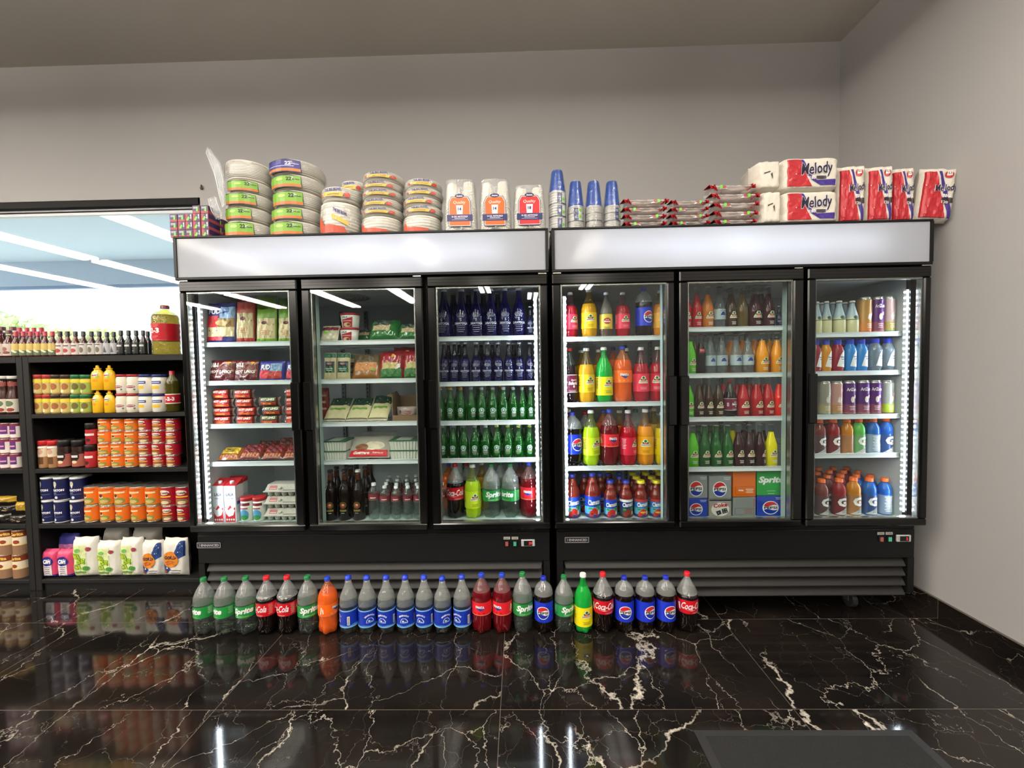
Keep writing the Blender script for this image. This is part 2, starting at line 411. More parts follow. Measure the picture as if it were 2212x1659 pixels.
# ================================================================ floor mat
mt_m, nt_, p_ = node_mat('dark_ribbed_mat'); p_.inputs['Base Color'].default_value = (*lin('191919'), 1); p_.inputs['Roughness'].default_value = .95; _bump(nt_, [p_], 160, 1, .004)
ma = B().box(.70, 1.475, .55, 1.55, .001, .009, mt_m, .003); 
mo = obj('floor_mat', ma); tag(mo, 'dark charcoal ribbed floor mat lying on the black marble floor', 'mat')
obj('mat_border', B().box(.665, .70, .53, 1.575, .001, .006, C('232323', .6)).box(1.475, 1.51, .53, 1.575, .001, .006, C('232323', .6)).box(.70, 1.475, 1.55, 1.575, .001, .006, C('232323', .6)), mo)
# ================================================================ coolers
D = 2.24; KB = 2.30
bk = C('070708', .4, 0, 0, None, .3); bk2 = C('0a0a0a', .55, 0, 0, None, .3); bg2 = C('060606', .16, 0, 0, None, .38); liner = C('d3d9db', .45); alu = C('b9b8b0', .25, .9); slatm = C('2c2b2a', .5, 0, 0, None, .3)
shelfw = C('dfe6e8', .35); led_e = E('eaf1ff', 300); darkm = C('050505', .6)
mull = C('b7d0ca', .4)
SH = [(1.614, 1.39, 1.137, .914), (1.612, 1.388, 1.139, .916), (1.622, 1.362, 1.136, .917), (1.608, 1.232, .862), (1.65, 1.387, 1.137, .848), (1.606, 1.388, 1.14, .917)]
FLO = .572
GX = [(-1.841, -1.265), (-1.146, -.567), (-.451, .12), (.231, .805), (.918, 1.482), (1.602, 2.17)]
FX = [(-1.874, -1.217), (-1.194, -.524), (-.499, .161), (.184, .846), (.871, 1.536), (1.557, 2.208)]
diff_m, ntd, outd = _new('light_box_diffuser')
_tl = ntd.nodes.new('ShaderNodeBsdfTranslucent'); _tl.inputs[0].default_value = (.9, .93, 1, 1); _df = ntd.nodes.new('ShaderNodeBsdfDiffuse'); _df.inputs[0].default_value = (.8, .82, .85, 1)
_mx = ntd.nodes.new('ShaderNodeMixShader'); _mx.inputs[0].default_value = .35; _gl = ntd.nodes.new('ShaderNodeBsdfGlossy'); _gl.inputs['Roughness'].default_value = .1
_fr, _fo = schlick(ntd, 1.3); _m2 = ntd.nodes.new('ShaderNodeMixShader')
for a_, b_ in ((_tl.outputs[0], _mx.inputs[1]), (_df.outputs[0], _mx.inputs[2]), (_fo, _m2.inputs[0]), (_mx.outputs[0], _m2.inputs[1]), (_gl.outputs[0], _m2.inputs[2]), (_m2.outputs[0], outd.inputs[0])): ntd.links.new(a_, b_)
def cooler(x0, x1, di, leds, label):
    root = empty('glass_door_cooler', ((x0+x1)/2, 2.6, 0)); tag(root, label, 'display cooler', 'black three-door glass coolers'); cx = (x0+x1)/2
    off = Vector((-cx, -2.6, 0))
    def part(name, b, parent=None): return obj(name, b, parent or root, off if parent is None else None)
    yb = 3.03; zt = 2.19; zl = .145; t = .035
    cb = B(); a, b_ = x0 + .012, x1 - .012
    for bx in ((a, a+t), (b_-t, b_)):   # side walls: black outside, light liner inside
        cb.box(bx[0], bx[1], KB + .02, yb, zl, 1.97, bk2)
    cb.box(a+t, a+t+.004, KB+.02, yb-t, .56, 1.92, liner); cb.box(b_-t-.004, b_-t, KB+.02, yb-t, .56, 1.92, liner)
    cb.box(a+t, b_-t, yb - t, yb, zl, 1.97, bk2); cb.box(a+t, b_-t, yb-t-.004, yb-t, .56, 1.92, C('cdd3d6', .5))
    cb.box(a+t, b_-t, KB+.02, yb-t, 1.92, 1.97, liner); cb.box(a+t, b_-t, KB+.02, yb-t, .515, .56, C('c9ddd8', .4))
    cb.box(a, b_, 2.42, yb, 1.97, zt, bk2)          # box behind the sign
    cb.box(a, b_, KB+.005, KB+.03, .51, .565, bk)    # sill under the doors
    cb.box(a, b_, KB+.005, KB+.03, 1.92, 1.975, bk)
    cb.box(a, a+.045, KB+.004, KB+.03, .51, 1.97, bk); cb.box(b_-.045, b_, KB+.004, KB+.03, .51, 1.97, bk)
    cb.box(a+t, b_-t, KB+.25, yb-t, .145, .16, bk2)
    part('cabinet', cb)
    # light box
    lb = B(); Z0, Z1 = 1.962, 2.2012; lb.box(x0, x1, D, 2.42, Z1-.012, Z1, bk, .003); lb.box(x0, x1, D, 2.42, Z0, Z0+.016, bk, .003)
    lb.box(x0, x0+.016, D, 2.42, Z0+.016, Z1-.012, bk); lb.box(x1-.016, x1, D, 2.42, Z0+.016, Z1-.012, bk); lb.box(x0+.016, x1-.016, 2.41, 2.42, Z0+.016, Z1-.012, C('ffffff', .8))
    l = part('light_box', lb)
    obj('diffuser_panel', B().box(x0+.016, x1-.016, D+.006, D+.009, Z0+.016, Z1-.012, diff_m), l)
    for nm, w_, h_, e_, xx in (('light_box_tube', x1-x0-.5, .03, 24, cx), ('light_box_lamp', .16, .05, 3, cx + .02)):
        ld = bpy.data.lights.new(nm, 'AREA'); ld.shape = 'RECTANGLE'; ld.size = w_; ld.size_y = h_; ld.energy = e_; ld.color = (.93, .96, 1)
        lo = bpy.data.objects.new(nm, ld); COL.objects.link(lo); lo.location = (xx, 2.34, 2.09); lo.rotation_euler = (-PI/2, 0, 0); 
    # kick panel with louvres
    kp = B(); kp.box(a, b_, KB, KB+.02, .345, .508, bk2, .002)
    kp.box(a, a+.035, KB, KB+.02, zl, .345, bk2); kp.box(b_-.035, b_, KB, KB+.02, zl, .345, bk2); kp.box(a, b_, KB+.07, KB+.075, zl, .345, darkm)
    k = part('kick_panel', kp); zz = (.345, .29, .235, .18)
    sl = B()
    for z in zz:
        sl.add([(a+.035, KB+.045, z), (b_-.035, KB+.045, z), (b_-.05, KB-.004, z-.042), (a+.05, KB-.004, z-.042), (a+.05, KB-.004, z-.047), (b_-.05, KB-.004, z-.047)], [(0, 3, 2, 1), (3, 4, 5, 2)], slatm)
    obj('louver_grille', sl, k)
    bx = xat(426 if di == 0 else 1220, KB, .47); bw = xat(477 if di == 0 else 1272, KB, .47) - bx; bz = .453 if di == 0 else .465
    bd = B(); S = s_front(KB - .002); bd.box(bx, bx+bw, KB-.003, KB, bz-.016, bz+.016, C('16161a', .4))
    for q in (rect(bx, bz-.016, bx+bw, bz-.013), rect(bx, bz+.013, bx+bw, bz+.016), rect(bx, bz-.016, bx+.003, bz+.016), rect(bx+bw-.003, bz-.016, bx+bw, bz+.016)): bd.dec(s_front(KB-.003), q, 'a9a9ad', .0006)
    bd.dec(s_front(KB-.003), txt('ENHANCED', bx+bw*.55, bz, .014, bw*.76, 0, .03), 'b4b4b8', .0006); bd.dec(s_front(KB-.003), txt(')', bx+bw*.1, bz, .018, .006), 'b4b4b8', .0006)
    obj('badge', bd, k)
    sx = xat(1088 if di == 0 else 1895, KB, .46); sz = .463 if di == 0 else .47
    for q, (hx, dx) in enumerate((('a8574e', 0), ('5fd0a2', .046))):
        b3 = B().box(sx+dx+.006, sx+dx+.03, KB-.008, KB, sz-.032, sz, C('1b1b1b', .3), .002).box(sx+dx+.01, sx+dx+.026, KB-.011, KB-.008, sz-.027, sz-.004, (C(hx, .3) if q == 0 else E(hx, .7)))
        b3.box(sx+dx, sx+dx+.037, KB-.002, KB, sz+.008, sz+.022, 'cfcbc2'); b3.dec(s_front(KB-.002), txt('LIGHT' if q == 0 else 'POWER', sx+dx+.018, sz+.015, .007, .03), '44403c', .0004)
        obj('rocker_switch', b3, k)
    tx = sx + .1; b4 = B().box(tx, tx+.078, KB-.012, KB, sz-.03, sz+.008, C('b9b9b6', .35), .003).box(tx+.015, tx+.063, KB-.0135, KB-.012, sz-.025, sz+.003, C('080808', .2))
    b4.dec(s_front(KB-.0135), txt('39' if di == 0 else '2', tx+.052, sz-.011, .016, .018 if di == 0 else .008), E('ff2a3a', 2.2), .0006)
    obj('thermostat', b4, k)
    for cxx in (x0+.22, x1-.27):
        for yy in (2.42, 2.9):
            wv = B()
            n = 20
            V = []; 
            for sxx in (-.014, .014):
                for i in range(n): V.append((cxx+sxx, yy + .045*math.cos(2*PI*i/n), .0455 + .045*math.sin(2*PI*i/n)))
            wv.add(V, [tuple(range(n-1, -1, -1)), tuple(range(n, 2*n))] + [(i, (i+1) % n, n+(i+1) % n, n+i) for i in range(n)], C('2a2a2a', .5))
            wv.box(cxx-.03, cxx+.03, yy-.035, yy+.035, .11, .16, C('8b8b8b', .3, .8)); wv.box(cxx-.024, cxx-.018, yy-.018, yy+.018, .04, .115, C('8b8b8b', .3, .8)); wv.box(cxx+.018, cxx+.024, yy-.018, yy+.018, .04, .115, C('8b8b8b', .3, .8))
            part('caster', wv)
    # mullions and rails behind the door frames
    for q in (di, di+1):
        mx = (FX[q][1] + FX[q+1][0]) / 2
        part('mullion', B().box(mx-.052, mx+.052, KB+.004, KB+.02, .56, 1.93, bk).box(mx-.052, mx+.052, KB+.02, KB+.064, .56, 1.93, mull, .004))
        for dx in (-.09, .09):
            pb = B().box(mx+dx-.012, mx+dx+.012, yb-t-.02, yb-t-.004, .6, 1.88, C('7c8487', .4, .5))
            for j in range(42): pb.dec(s_front(yb-t-.02), rect(mx+dx-.004, .62+j*.03, mx+dx+.004, .635+j*.03), '1e2224', .0006)
            part('pilaster', pb)
    # shelves: front lip with price channel, wires, side brackets
    for q in range(di, di+3):
        xa = (x0 + .055 if q == di else GX[q][0] - .04); xb = (x1 - .055 if q == di + 2 else GX[q][1] + .04)
        for z in SH[q]:
            sb = B(); sb.box(xa, xb, 2.352, 2.362, z-.014, z+.012, shelfw, .002); sb.box(xa, xb, 2.349, 2.352, z-.014, z-.011, shelfw); sb.box(xa, xb, 2.349, 2.352, z+.009, z+.012, shelfw)
            for yy in (2.5, 2.7, 2.93): sb.box(xa, xb, yy, yy+.006, z-.008, z-.002, shelfw)
            for sx_ in (xa, xb-.006): sb.box(sx_, sx_+.006, 2.362, 2.95, z-.006, z+.002, shelfw)
            n = int((xb-xa)/.026)
            for i in range(1, n): xx = xa + (xb-xa)*i/n; sb.box(xx-.002, xx+.002, 2.362, 2.94, z-.002, z+.002, shelfw)
            so = part('wire_shelf', sb)
        for zz_, in ((1.9,),):
            if q in (1, 4):
                gb = B(); gx = xat(752 if q == 1 else 1618, 2.6, 1.9)
                for r0 in (.03, .055, .08, .105):
                    for i in range(28):
                        a1, a2 = 2*PI*i/28, 2*PI*(i+.62)/28
                        gb.add([(gx+r*math.cos(a), 2.62+r*math.sin(a), 1.917) for r, a in ((r0, a1), (r0+.014, a1), (r0+.014, a2), (r0, a2))], [(3, 2, 1, 0)], '23282c')
                gb.lathe([(1.912, .13), (1.92, .135)], C('98a2a6', .5), 28, 0, gx, 2.62, caps=False)
                part('fan_grille', gb)
    # doors
    for q in range(di, di+3):
        f0, f1 = FX[q]; g0, g1 = GX[q]; z0, z1, h0, h1 = .549, 1.956, .588, 1.897
        db = B(); y0, y1 = D, D + .045
        db.box(f0, f1, y0, y1, h1, z1, bg2, .006); db.box(f0, f1, y0, y1, z0, h0, bg2, .006); db.box(f0, g0, y0, y1, h0, h1, bg2, .006); db.box(g1, f1, y0, y1, h0, h1, bg2, .006)
        for k_ in (.016, .032): # ribbed profile along the top rail
            db.box(f0+.01, f1-.01, y0-.002, y0+.001, z1-k_-.004, z1-k_, bg2)
        d = part('door', db)
        s = .007; sp = B(); ya, yb_ = D+.012, D+.04
        sp.box(g0, g1, ya, yb_, h1-s, h1, alu); sp.box(g0, g1, ya, yb_, h0, h0+s, alu); sp.box(g0, g0+s, ya, yb_, h0+s, h1-s, alu); sp.box(g1-s, g1, ya, yb_, h0+s, h1-s, alu)
        obj('spacer_bar', sp, d)
        obj('glass_pane', B().box(g0+.001, g1-.001, D+.008, D+.012, h0+.001, h1-.001, T('f4f8f7', .0, .012, 1.36)), d)
        hs = -1 if q in (0, 3) else 1   # handle edge
        hx = {0: f1-.047, 1: f0, 2: f0, 3: f1-.04, 4: f0, 5: f0}[q]; hw = .047
        ztop, zbt = (1.39, 1.12)
        obj('handle', B().box(hx, hx+hw, D-.016, D-.0005, zbt, ztop, bg2, .005), d)
        obj('hinge', B().box((f0+.006 if q in (0, 3, 5) and q != 5 else f1-.05), (f0+.05 if q in (0, 3) else f1-.006), D+.004, D+.03, z1, z1+.005, alu), d)
    # LED strips
    for (xa, sg) in leds:
        lb_ = B().box(xa-.009, xa+.009, KB+.012, KB+.03, .6, 1.845, C('e6ecf0', .4))
        n = 40
        for i in range(n):
            z = .615 + i*(1.215/(n-1)); y_ = KB+.012
            lb_.lathe([(0, .0052), (.0025, .004)], led_e, 8); 
            for j in range(len(lb_.v)-16, len(lb_.v)):
                vx, vy, vz = lb_.v[j]; lb_.v[j] = (xa + sg*.004 + vx, y_ - vz, z + vy)
            # face toward the shelves
            lb_.add([(xa+sg*.0095, KB+.016, z-.004), (xa+sg*.0095, KB+.026, z-.004), (xa+sg*.0095, KB+.026, z+.004), (xa+sg*.0095, KB+.016, z+.004)], [(0, 1, 2, 3)], led_e)
        part('led_strip', lb_)
    return root
cooler(-1.892, .1676, 0, ((-1.822, 1), (.095, -1)), 'black three-door glass cooler standing nearer the window')
cooler(.185, 2.2125, 3, ((.258, 1), (2.15, -1)), 'black three-door glass cooler standing beside the side wall')

# ================================================================ shelving
shm = C('161515', .6, 0, 0, None, .3); shm2 = C('0c0c0c', .6, 0, 0, None, .3)
BZ = [(1.537, 1.577), (1.167, 1.194), (.798, .826), (.425, .454), (.049, .074)]
SY0, SY1 = 2.65, 3.03
def shelving(xa, xb, label):
    r = empty('shelving_unit', ((xa+xb)/2, 2.8, 0)); tag(r, label, 'shelving', 'black open shelving units'); o_ = Vector((-(xa+xb)/2, -2.8, 0))
    for q0, q1, q2, q3 in ((xa, xa+.014, xa, xa+.04), (xb-.014, xb, xb-.04, xb)): obj('side_panel', B().box(q0, q1, SY0+.012, SY1, 0, 1.577, shm).box(q2, q3, SY0, SY0+.012, 0, 1.577, shm, .002), r, o_)
    obj('back_panel', B().box(xa+.014, xb-.014, SY1-.012, SY1, .02, 1.537, shm2), r, o_)
    for i, (a, b) in enumerate(BZ):
        obj('top_board' if i == 0 else 'shelf', B().box(xa+.014, xb-.014, SY0+.0125, SY1-.012, a, b, shm).box(xa+.04, xb-.04, SY0, SY0+.0125, a, b, shm, .002), r, o_)
    obj('plinth', B().box(xa+.04, xb-.04, SY0+.015, SY0+.03, 0, .049, shm2), r, o_)
shelving(-3.288, -2.12, 'black wooden open shelving unit of five boards, between window and cooler side')
shelving(-4.34, -3.292, 'black wooden open shelving unit, cut off by the edge of the photo')
# ================================================================ product prototypes
PR = {}
def reg(key, kind, desc, cat, w, h, dep, parts):
    PR[key] = dict(kind=kind, desc=desc, cat=cat, w=w, h=h, dep=dep, parts=[(n, (b.mesh(n) if isinstance(b, B) else b)) for n, b in parts])
def wave(u, v, r, a0, a1, bulge):
    P = [(u + r*math.cos(a0 + (a1-a0)*i/12), v + r*math.sin(a0 + (a1-a0)*i/12)) for i in range(13)]
    x0, y0 = P[-1]; x1, y1 = P[0]
    return poly(P + [(x0 + (x1-x0)*i/8, y0 + (y1-y0)*i/8 + bulge*r*math.sin(2*PI*i/8)) for i in range(1, 8)])
def globe(b, S, u, v, r, o=.0006, t='PEPSI'):
    b.dec(S, ell(u, v, r*1.12, None, 28), 'f4f4f2', o); b.dec(S, wave(u, v, r, math.radians(22), math.radians(162), -.12), 'd0242c', o+.0003)
    b.dec(S, wave(u, v, r, math.radians(200), math.radians(342), -.12), '16309c', o+.0003); b.dec(S, txt(t, u, v, r*.42, r*1.8, 0, .035), '0a0a10', o+.0006)
def jlogo(b, S, u, v, s, o=.0006, dark='5a2a22'):
    b.dec(S, poly([(u-s, v-.45*s), (u+s, v-.45*s), (u+s*.9, v-.05*s), (u+.5*s, v+.45*s), (u+.3*s, v+.9*s), (u-.3*s, v+.9*s), (u-.5*s, v+.45*s), (u-.9*s, v-.05*s)]), 'f3ead2', o)
    b.dec(S, poly([(u-.5*s, v+.02*s), (u+.5*s, v+.02*s), (u+.2*s, v+.3*s), (u-.2*s, v+.3*s)]), 'e0582a', o+.0003)
    for a, c, q in ((0, .58, .27), (-.42, .22, .2), (.42, .22, .2)): b.dec(S, ell(u+a*s, v+c*s, q*s, q*s*.95, 10), '1e6b34', o+.0003)
    b.dec(S, txt('JARRITOS', u, v-.2*s, s*.3, s*1.7, 0, .03), dark, o+.0005)
def barcode(b, S, u, v, w, h, o=.0006):
    b.dec(S, rect(u-w/2, v-h/2, u+w/2, v+h/2), 'eeeae4', o)
    for i in range(6): b.dec(S, rect(u-w*.35, v-h*.4+h*.14*i, u+w*.35, v-h*.4+h*.14*i+h*.07), '33302e', o+.0003)
def lines(b, S, u, v, w, n, dz, h, c, o=.0006):
    for i in range(n): ww = w*(1, .8, .9, .65)[i % 4]; b.dec(S, rect(u-ww/2, v-i*dz-h, u+ww/2, v-i*dz), c, o)
LOB = .3
def prof(H_, R, P, lob=True):
    return [(z*H_, r*R, (LOB if z < .02 else LOB*.8 if z < .05 else LOB*.4 if z < .13 else 0.0) if lob else 0.0) for z, r in P]
def bottle(key, kind, desc, cat, Hh, R, P, liq, clr, fill, cap=None, lab=None, lob=True, n=24, ring=None, glassy=False, prints=None):
    pr = prof(Hh, R, P, lob); fz = fill*Hh; body = []
    for a, b_ in zip(pr, pr[1:] + [None]):
        body.append((a[0], a[1], a[2], (PETLIT if liq is PETD and lab and a[0] > lab[0]*Hh else liq) if a[0] < fz - 1e-6 else clr))
        if b_ and a[0] < fz <= b_[0] and fill < .99:
            t = (fz-a[0])/(b_[0]-a[0]); body.append((fz, a[1] + (b_[1]-a[1])*t, 0.0, clr))
    bb = B(); bb.lathe(body, liq, n, 5 if lob else 0)
    if fill < .99:
        rf = [p for p in body if abs(p[0]-fz) < 1e-6]; rf = (rf[0][1] if rf else R*.5) - .001
        bb.lathe([(fz-.0006, rf), (fz, rf*.999)], liq, n)
    flat = [(p[0], p[1]) for p in pr]
    if prints: prints(bb, s_lat(flat, R), Hh)
    parts = [('bottle_body', bb)]
    if cap:
        hx, cr, ch, dome = cap; z0 = Hh*(1-ch); cm = C(hx, .35); cb = B(); top = [(Hh*.985, cr*R*.98), (Hh, cr*R*.86)] if not dome else [(Hh*.975, cr*R*.92), (Hh*.993, cr*R*.6), (Hh, cr*R*.1)]
        cb.lathe([(z0, cr*R), (z0+Hh*.004, cr*R*1.04), (z0+Hh*.008, cr*R)] + top, cm, 18); parts.append(('screw_cap' if ch > .02 else 'crown_cap', cb))
        if ring: cb.lathe([(z0-Hh*ring[1]-Hh*.006, cr*R*.98), (z0-Hh*.006, cr*R*.98)], C(ring[0], .35), 18)
    if lab:
        z0, z1, hx, paint = lab; z0 *= Hh; z1 *= Hh; lb = B(); m = hx if not isinstance(hx, str) else C(hx, .3)
        q = sorted(set([z0, z1] + [p[0] for p in flat if z0 < p[0] < z1])); S0 = s_lat(flat, R)
        def rad(z): return (lambda p: math.hypot(p[0], p[1]))(S0(0, z, 0))
        lb.lathe([(z, rad(z)+.0008) for z in q], m, 32, caps=False)
        S1 = s_lat([(z, rad(z)+.0008) for z in q] if len(q) > 1 else flat, R)
        if paint: paint(lb, S1, R, z0, z1)
        parts.append(('label', lb))
    reg(key, kind, desc, cat, 2*R, Hh, 2*R, parts)
# ---- liquids
PET = T('f0f3f1', .2, .06, 1.5, (60, .12)); PETW = T('e2e8e6', .05, .03, 1.52, (28, .3)); PETD = T('d5ded8', .03, .03, 1.6, (24, .45), 'cdd8d2')
PETLIT = T('e4ebe6', .2, .05, 1.55, (24, .3), 'c9d3cc')  # paler copy of the filled plastic: refracted brightness above the label painted in
def LQ(h): return C(h, .08, 0, .05, None, .35)
COLA = LQ('120a08')
PCK = [(0, .6), (.015, .8), (.045, .95), (.12, .99), (.18, .955), (.26, .9), (.34, .96), (.39, 1), (.60, 1), (.66, .965), (.72, .86), (.80, .62), (.87, .38), (.905, .27), (.94, .26)]
PSP = [(0, .6), (.015, .8), (.045, .95), (.12, .99), (.20, .97), (.31, .99), (.55, .99), (.62, .98), (.68, .93), (.77, .74), (.86, .45), (.905, .28), (.94, .27)]
PPP = [(0, .6), (.015, .8), (.045, .96), (.12, 1), (.2, .98), (.62, .99), (.69, 1), (.76, .95), (.82, .82), (.87, .6), (.905, .33), (.94, .28)]
PMN = [(0, .6), (.015, .8), (.045, .95), (.12, 1), (.5, 1), (.57, .99), (.64, .92), (.72, .72), (.80, .48), (.87, .36), (.95, .31)]
PJR = [(0, .6), (.015, .8), (.045, .95), (.12, 1), (.52, 1), (.60, .97), (.68, .82), (.76, .58), (.84, .38), (.9, .31), (.95, .3)]
def p_sprite(b, S, R, a, c):
    m = (a+c)/2; b.dec(S, txt('Sprite', 0, m+.004, (c-a)*.64, .108, .25, .045), 'f6f7f4', .0006); b.dec(S, rect(.0, a+.008, .03, a+.0095), 'd8e04a', .0006)
    lines(b, S, -.02, a+.012, .04, 2, .004, .0015, 'bfe0c2'); lines(b, S, .1, c-.008, .03, 6, .007, .003, '9fd0a4'); lines(b, S, -.1, c-.01, .03, 5, .008, .003, '9fd0a4')
    b.dec(S, txt('Sprite', 2.9*R, m+.006, (c-a)*.52, .088, .25, .04), 'f6f7f4', .0006)
def p_coke(b, S, R, a, c):
    m = (a+c)/2
    for u in (0, 3.0*R):
        b.dec(S, txt('Coca-Cola', u, m+.007, (c-a)*.5, .125, .42, .016), 'fbf7f4', .0006); b.dec(S, poly([(u-.045, m-.014), (u-.01, m-.018), (u+.03, m-.013), (u+.01, m-.0145), (u-.02, m-.0155)]), 'fbf7f4', .0006)
    lines(b, S, .02, a+.01, .05, 2, .0045, .0018, 'f0b9b4'); lines(b, S, .083, c-.008, .024, 9, .0065, .003, 'e08a84')
    for k in (-.075,): b.dec(S, poly([(k, m-.02), (k+.007, m-.02), (k+.002, m+.02), (k-.008, m+.016)]), 'fbf7f4', .0006)
def p_pepsi(b, S, R, a, c): globe(b, S, 0, (a+c)/2-.002, .034); globe(b, S, 2.8*R, (a+c)/2-.002, .034)
def fanta(b, S, u, v, s):
    b.dec(S, poly([(u-s*.8, v-s*.1), (u+s*.85, v-s*.02), (u+s*.55, v-s*.35), (u+.05*s, v-s*.62), (u-.3*s, v-s*.42)]), '1c2f8c', .0006)
    b.dec(S, txt('FANTA', u, v+.05*s, s*.52, s*1.75, .1, .06, -.06), '1c2f8c', .0008); b.dec(S, txt('FANTA', u-.001, v+.05*s+.001, s*.48, s*1.65, .1, .045, -.06), 'f7f5f2', .0012)
def p_fanta(col):
    def f(b, S, R, a, c):
        m = (a+c)/2
        for u in (0, -2.6*R): fanta(b, S, u, m+.008, .03)
        for k in range(3): b.dec(S, ell(-.03+k*.025, a+.012, .007, .005, 10), col, .0006)
        b.dec(S, rect(-R*3.1, a, R*3.1, a+.004), 'f4805c', .0005)
        for s_ in (-1, 1): b.dec(S, poly([(s_*.085-.01, m-.02), (s_*.085-.004, m-.022), (s_*.085+.003, m+.018), (s_*.085-.004, m+.02)]), 'fbe6da', .0006); b.dec(S, poly([(s_*.085+.006, m-.02), (s_*.085+.012, m-.016), (s_*.085+.01, m+.01), (s_*.085+.004, m+.008)]), 'fbe6da', .0006)
    return f
def p_jar(w=.03, tc='6a6a20'):
    def f(b, S, R, a, c):
        h = c-a; jlogo(b, S, 0, a+h*.6, w); lines(b, S, 0, a+h*.26, .045, 3, .006, .002, tc); barcode(b, S, .078, a+h*.45, .016, h*.55); lines(b, S, -.08, c-.008, .03, 7, .009, .004, tc)
    return f
def p_min(b, S, R, a, c):
    h = c-a; b.dec(S, rect(-3*R, c-.007, 3*R, c), '7db7e8', .0005)
    b.dec(S, poly([(-3*R, a), (3*R, a), (3*R, a+.01), (.1, a+.018), (.07, a+.01), (.03, a+.014), (0, a+.009), (-.03, a+.014), (-.06, a+.009), (-.09, a+.018), (-3*R, a+.008)]), '4f8fd6', .0005)
    b.dec(S, poly([(-3*R, a), (3*R, a), (3*R, a+.004), (.05, a+.008), (-.02, a+.004), (-.08, a+.01), (-3*R, a+.003)]), '7db7e8', .0008)
    b.dec(S, txt('MINERAGUA', 0, a+h*.72, .009, .062, 0, .03, 0, .035), 'f4f6fa', .0006)
    q = a+h*.42; b.dec(S, poly([(-.02, q-.014), (.02, q-.014), (.022, q-.004), (.01, q+.012), (-.008, q+.013), (-.018, q+.001)]), 'dfeaf6', .0006)
    b.dec(S, poly([(-.017, q-.012), (.017, q-.012), (.018, q-.004), (.008, q+.01), (-.006, q+.011), (-.015, q)]), '16309c', .0009)
    b.dec(S, ell(-.004, q-.004, .006, .005, 8), 'dfeaf6', .0012); b.dec(S, ell(.008, q-.009, .007, .004, 8), '7db7e8', .0012); barcode(b, S, .07, a+h*.4, .014, h*.5)
so = 'soda_bottle'
bottle('sprite', so, 'clear soda bottle with green label', 'bottle', .325, .0562, PSP, PETD, PET, .70, ('1f7a3f', .3, .06, 0), (.33, .535, '23893f', p_sprite))
bottle('coke', so, 'dark cola bottle with red label', 'bottle', .325, .0562, PCK, COLA, PET, .66, ('d81e2c', .3, .06, 0), (.355, .585, 'cc1423', p_coke))
bottle('pepsi', so, 'dark cola bottle with blue label', 'bottle', .325, .0562, PPP, COLA, PET, .70, ('1f2fb0', .3, .06, 0), (.235, .60, '1a34c4', p_pepsi))
bottle('fantao', so, 'orange soda bottle with blue cap', 'bottle', .325, .0562, PCK, LQ('d2571a'), T('f3a46a', .25), .76, ('2440b8', .3, .06, 0), (.36, .57, 'ff6f1a', p_fanta('ffa040')))
bottle('fantar', so, 'red soda bottle with blue cap', 'bottle', .325, .0562, PSP, LQ('5e0a12'), T('e8b8b8', .14), .72, ('2440b8', .3, .06, 0), (.35, .57, 'e3242f', p_fanta('b8121f')))
bottle('mineragua', 'water_bottle', 'clear mineral water bottle with blue label', 'bottle', .325, .05, PMN, PETD, PET, .62, ('1f3cc0', .36, .055, 1), (.15, .45, '1634a8', p_min), ring=('1f3cc0', .015))
bottle('jgreen', so, 'green soda bottle with yellow label', 'bottle', .325, .051, PJR, LQ('159a36'), T('1fae45', .45), .80, ('f2f2ee', .36, .055, 0), (.14, .47, 'f2e21c', p_jar()))
for k, d, lq, tt, lh in (('jpine', 'golden yellow soda bottle with yellow label', 'd39a1e', 'e9cf8a', 'f4cb1c'), ('jlime', 'lime green soda bottle with lime label', 'a3c31a', 'dbe59a', 'c6df25'), ('jred', 'red soda bottle with red label', 'a80f22', 'e6a2a6', 'd81f3c'),
                         ('jmango', 'orange-yellow soda bottle with orange label', 'dd8a10', 'eec98c', 'f0a91c'), ('jyel', 'bright yellow soda bottle', 'e6c80e', 'efe08c', 'f6d81c'), ('jpunch', 'pinkish-red fruit soda bottle', '9c1a2a', 'c99a9c', 'e23350')):
    bottle(k, so, d, 'bottle', .325, .051, PJR, LQ(lq), T(tt, .08), .70, ('f0f0ec', .36, .055, 0), (.2, .52, lh, p_jar(.031, '8a5a20' if k != 'jred' and k != 'jpunch' else 'f0b0b8')))
def p_sang(b, S, R, a, c):
    m = (a+c)/2; b.dec(S, rect(-3*R, a, 3*R, a+.003), 'f0ece6', .0005); b.dec(S, rect(-3*R, c-.003, 3*R, c), 'f0ece6', .0005); b.dec(S, txt('Sangria', .01, m+.02, .013, .04, .2, .03), 'f4efe8', .0006)
    b.dec(S, txt('Señorial', .005, m+.003, .02, .062, .2, .05), 'f4efe8', .0006); b.dec(S, ell(.008, m-.016, .006, .008, 8), 'f4efe8', .0006); lines(b, S, 0, a+.014, .05, 2, .006, .002, 'e6c9cf'); barcode(b, S, -.055, m, .014, .03)
bottle('sangria', so, 'dark sangria soda bottle with maroon label', 'bottle', .325, .05, PJR, LQ('1c0d12'), T('8b968c', .15), .70, ('b8202c', .36, .055, 0), (.2, .52, '6b1736', p_sang))
def p_mund(b, S, R, a, c): m = (a+c)/2; b.dec(S, ell(0, m+.004, .026, .022, 18), 'b3202a', .0006); b.dec(S, txt('Sidral', 0, m+.012, .007, .022), 'f7f0e0', .001); b.dec(S, txt('Mundet', 0, m, .012, .045, 0, .04), 'f7f0e0', .001); lines(b, S, 0, a+.014, .05, 3, .005, .002, '7a6420')
bottle('mundet', so, 'slim apple soda bottle with pale yellow label', 'bottle', .325, .045, PJR, LQ('5a4a3c'), T('b3aca0', .3), .5, ('f0f0ec', .36, .055, 0), (.2, .52, 'e2cc4c', p_mund))
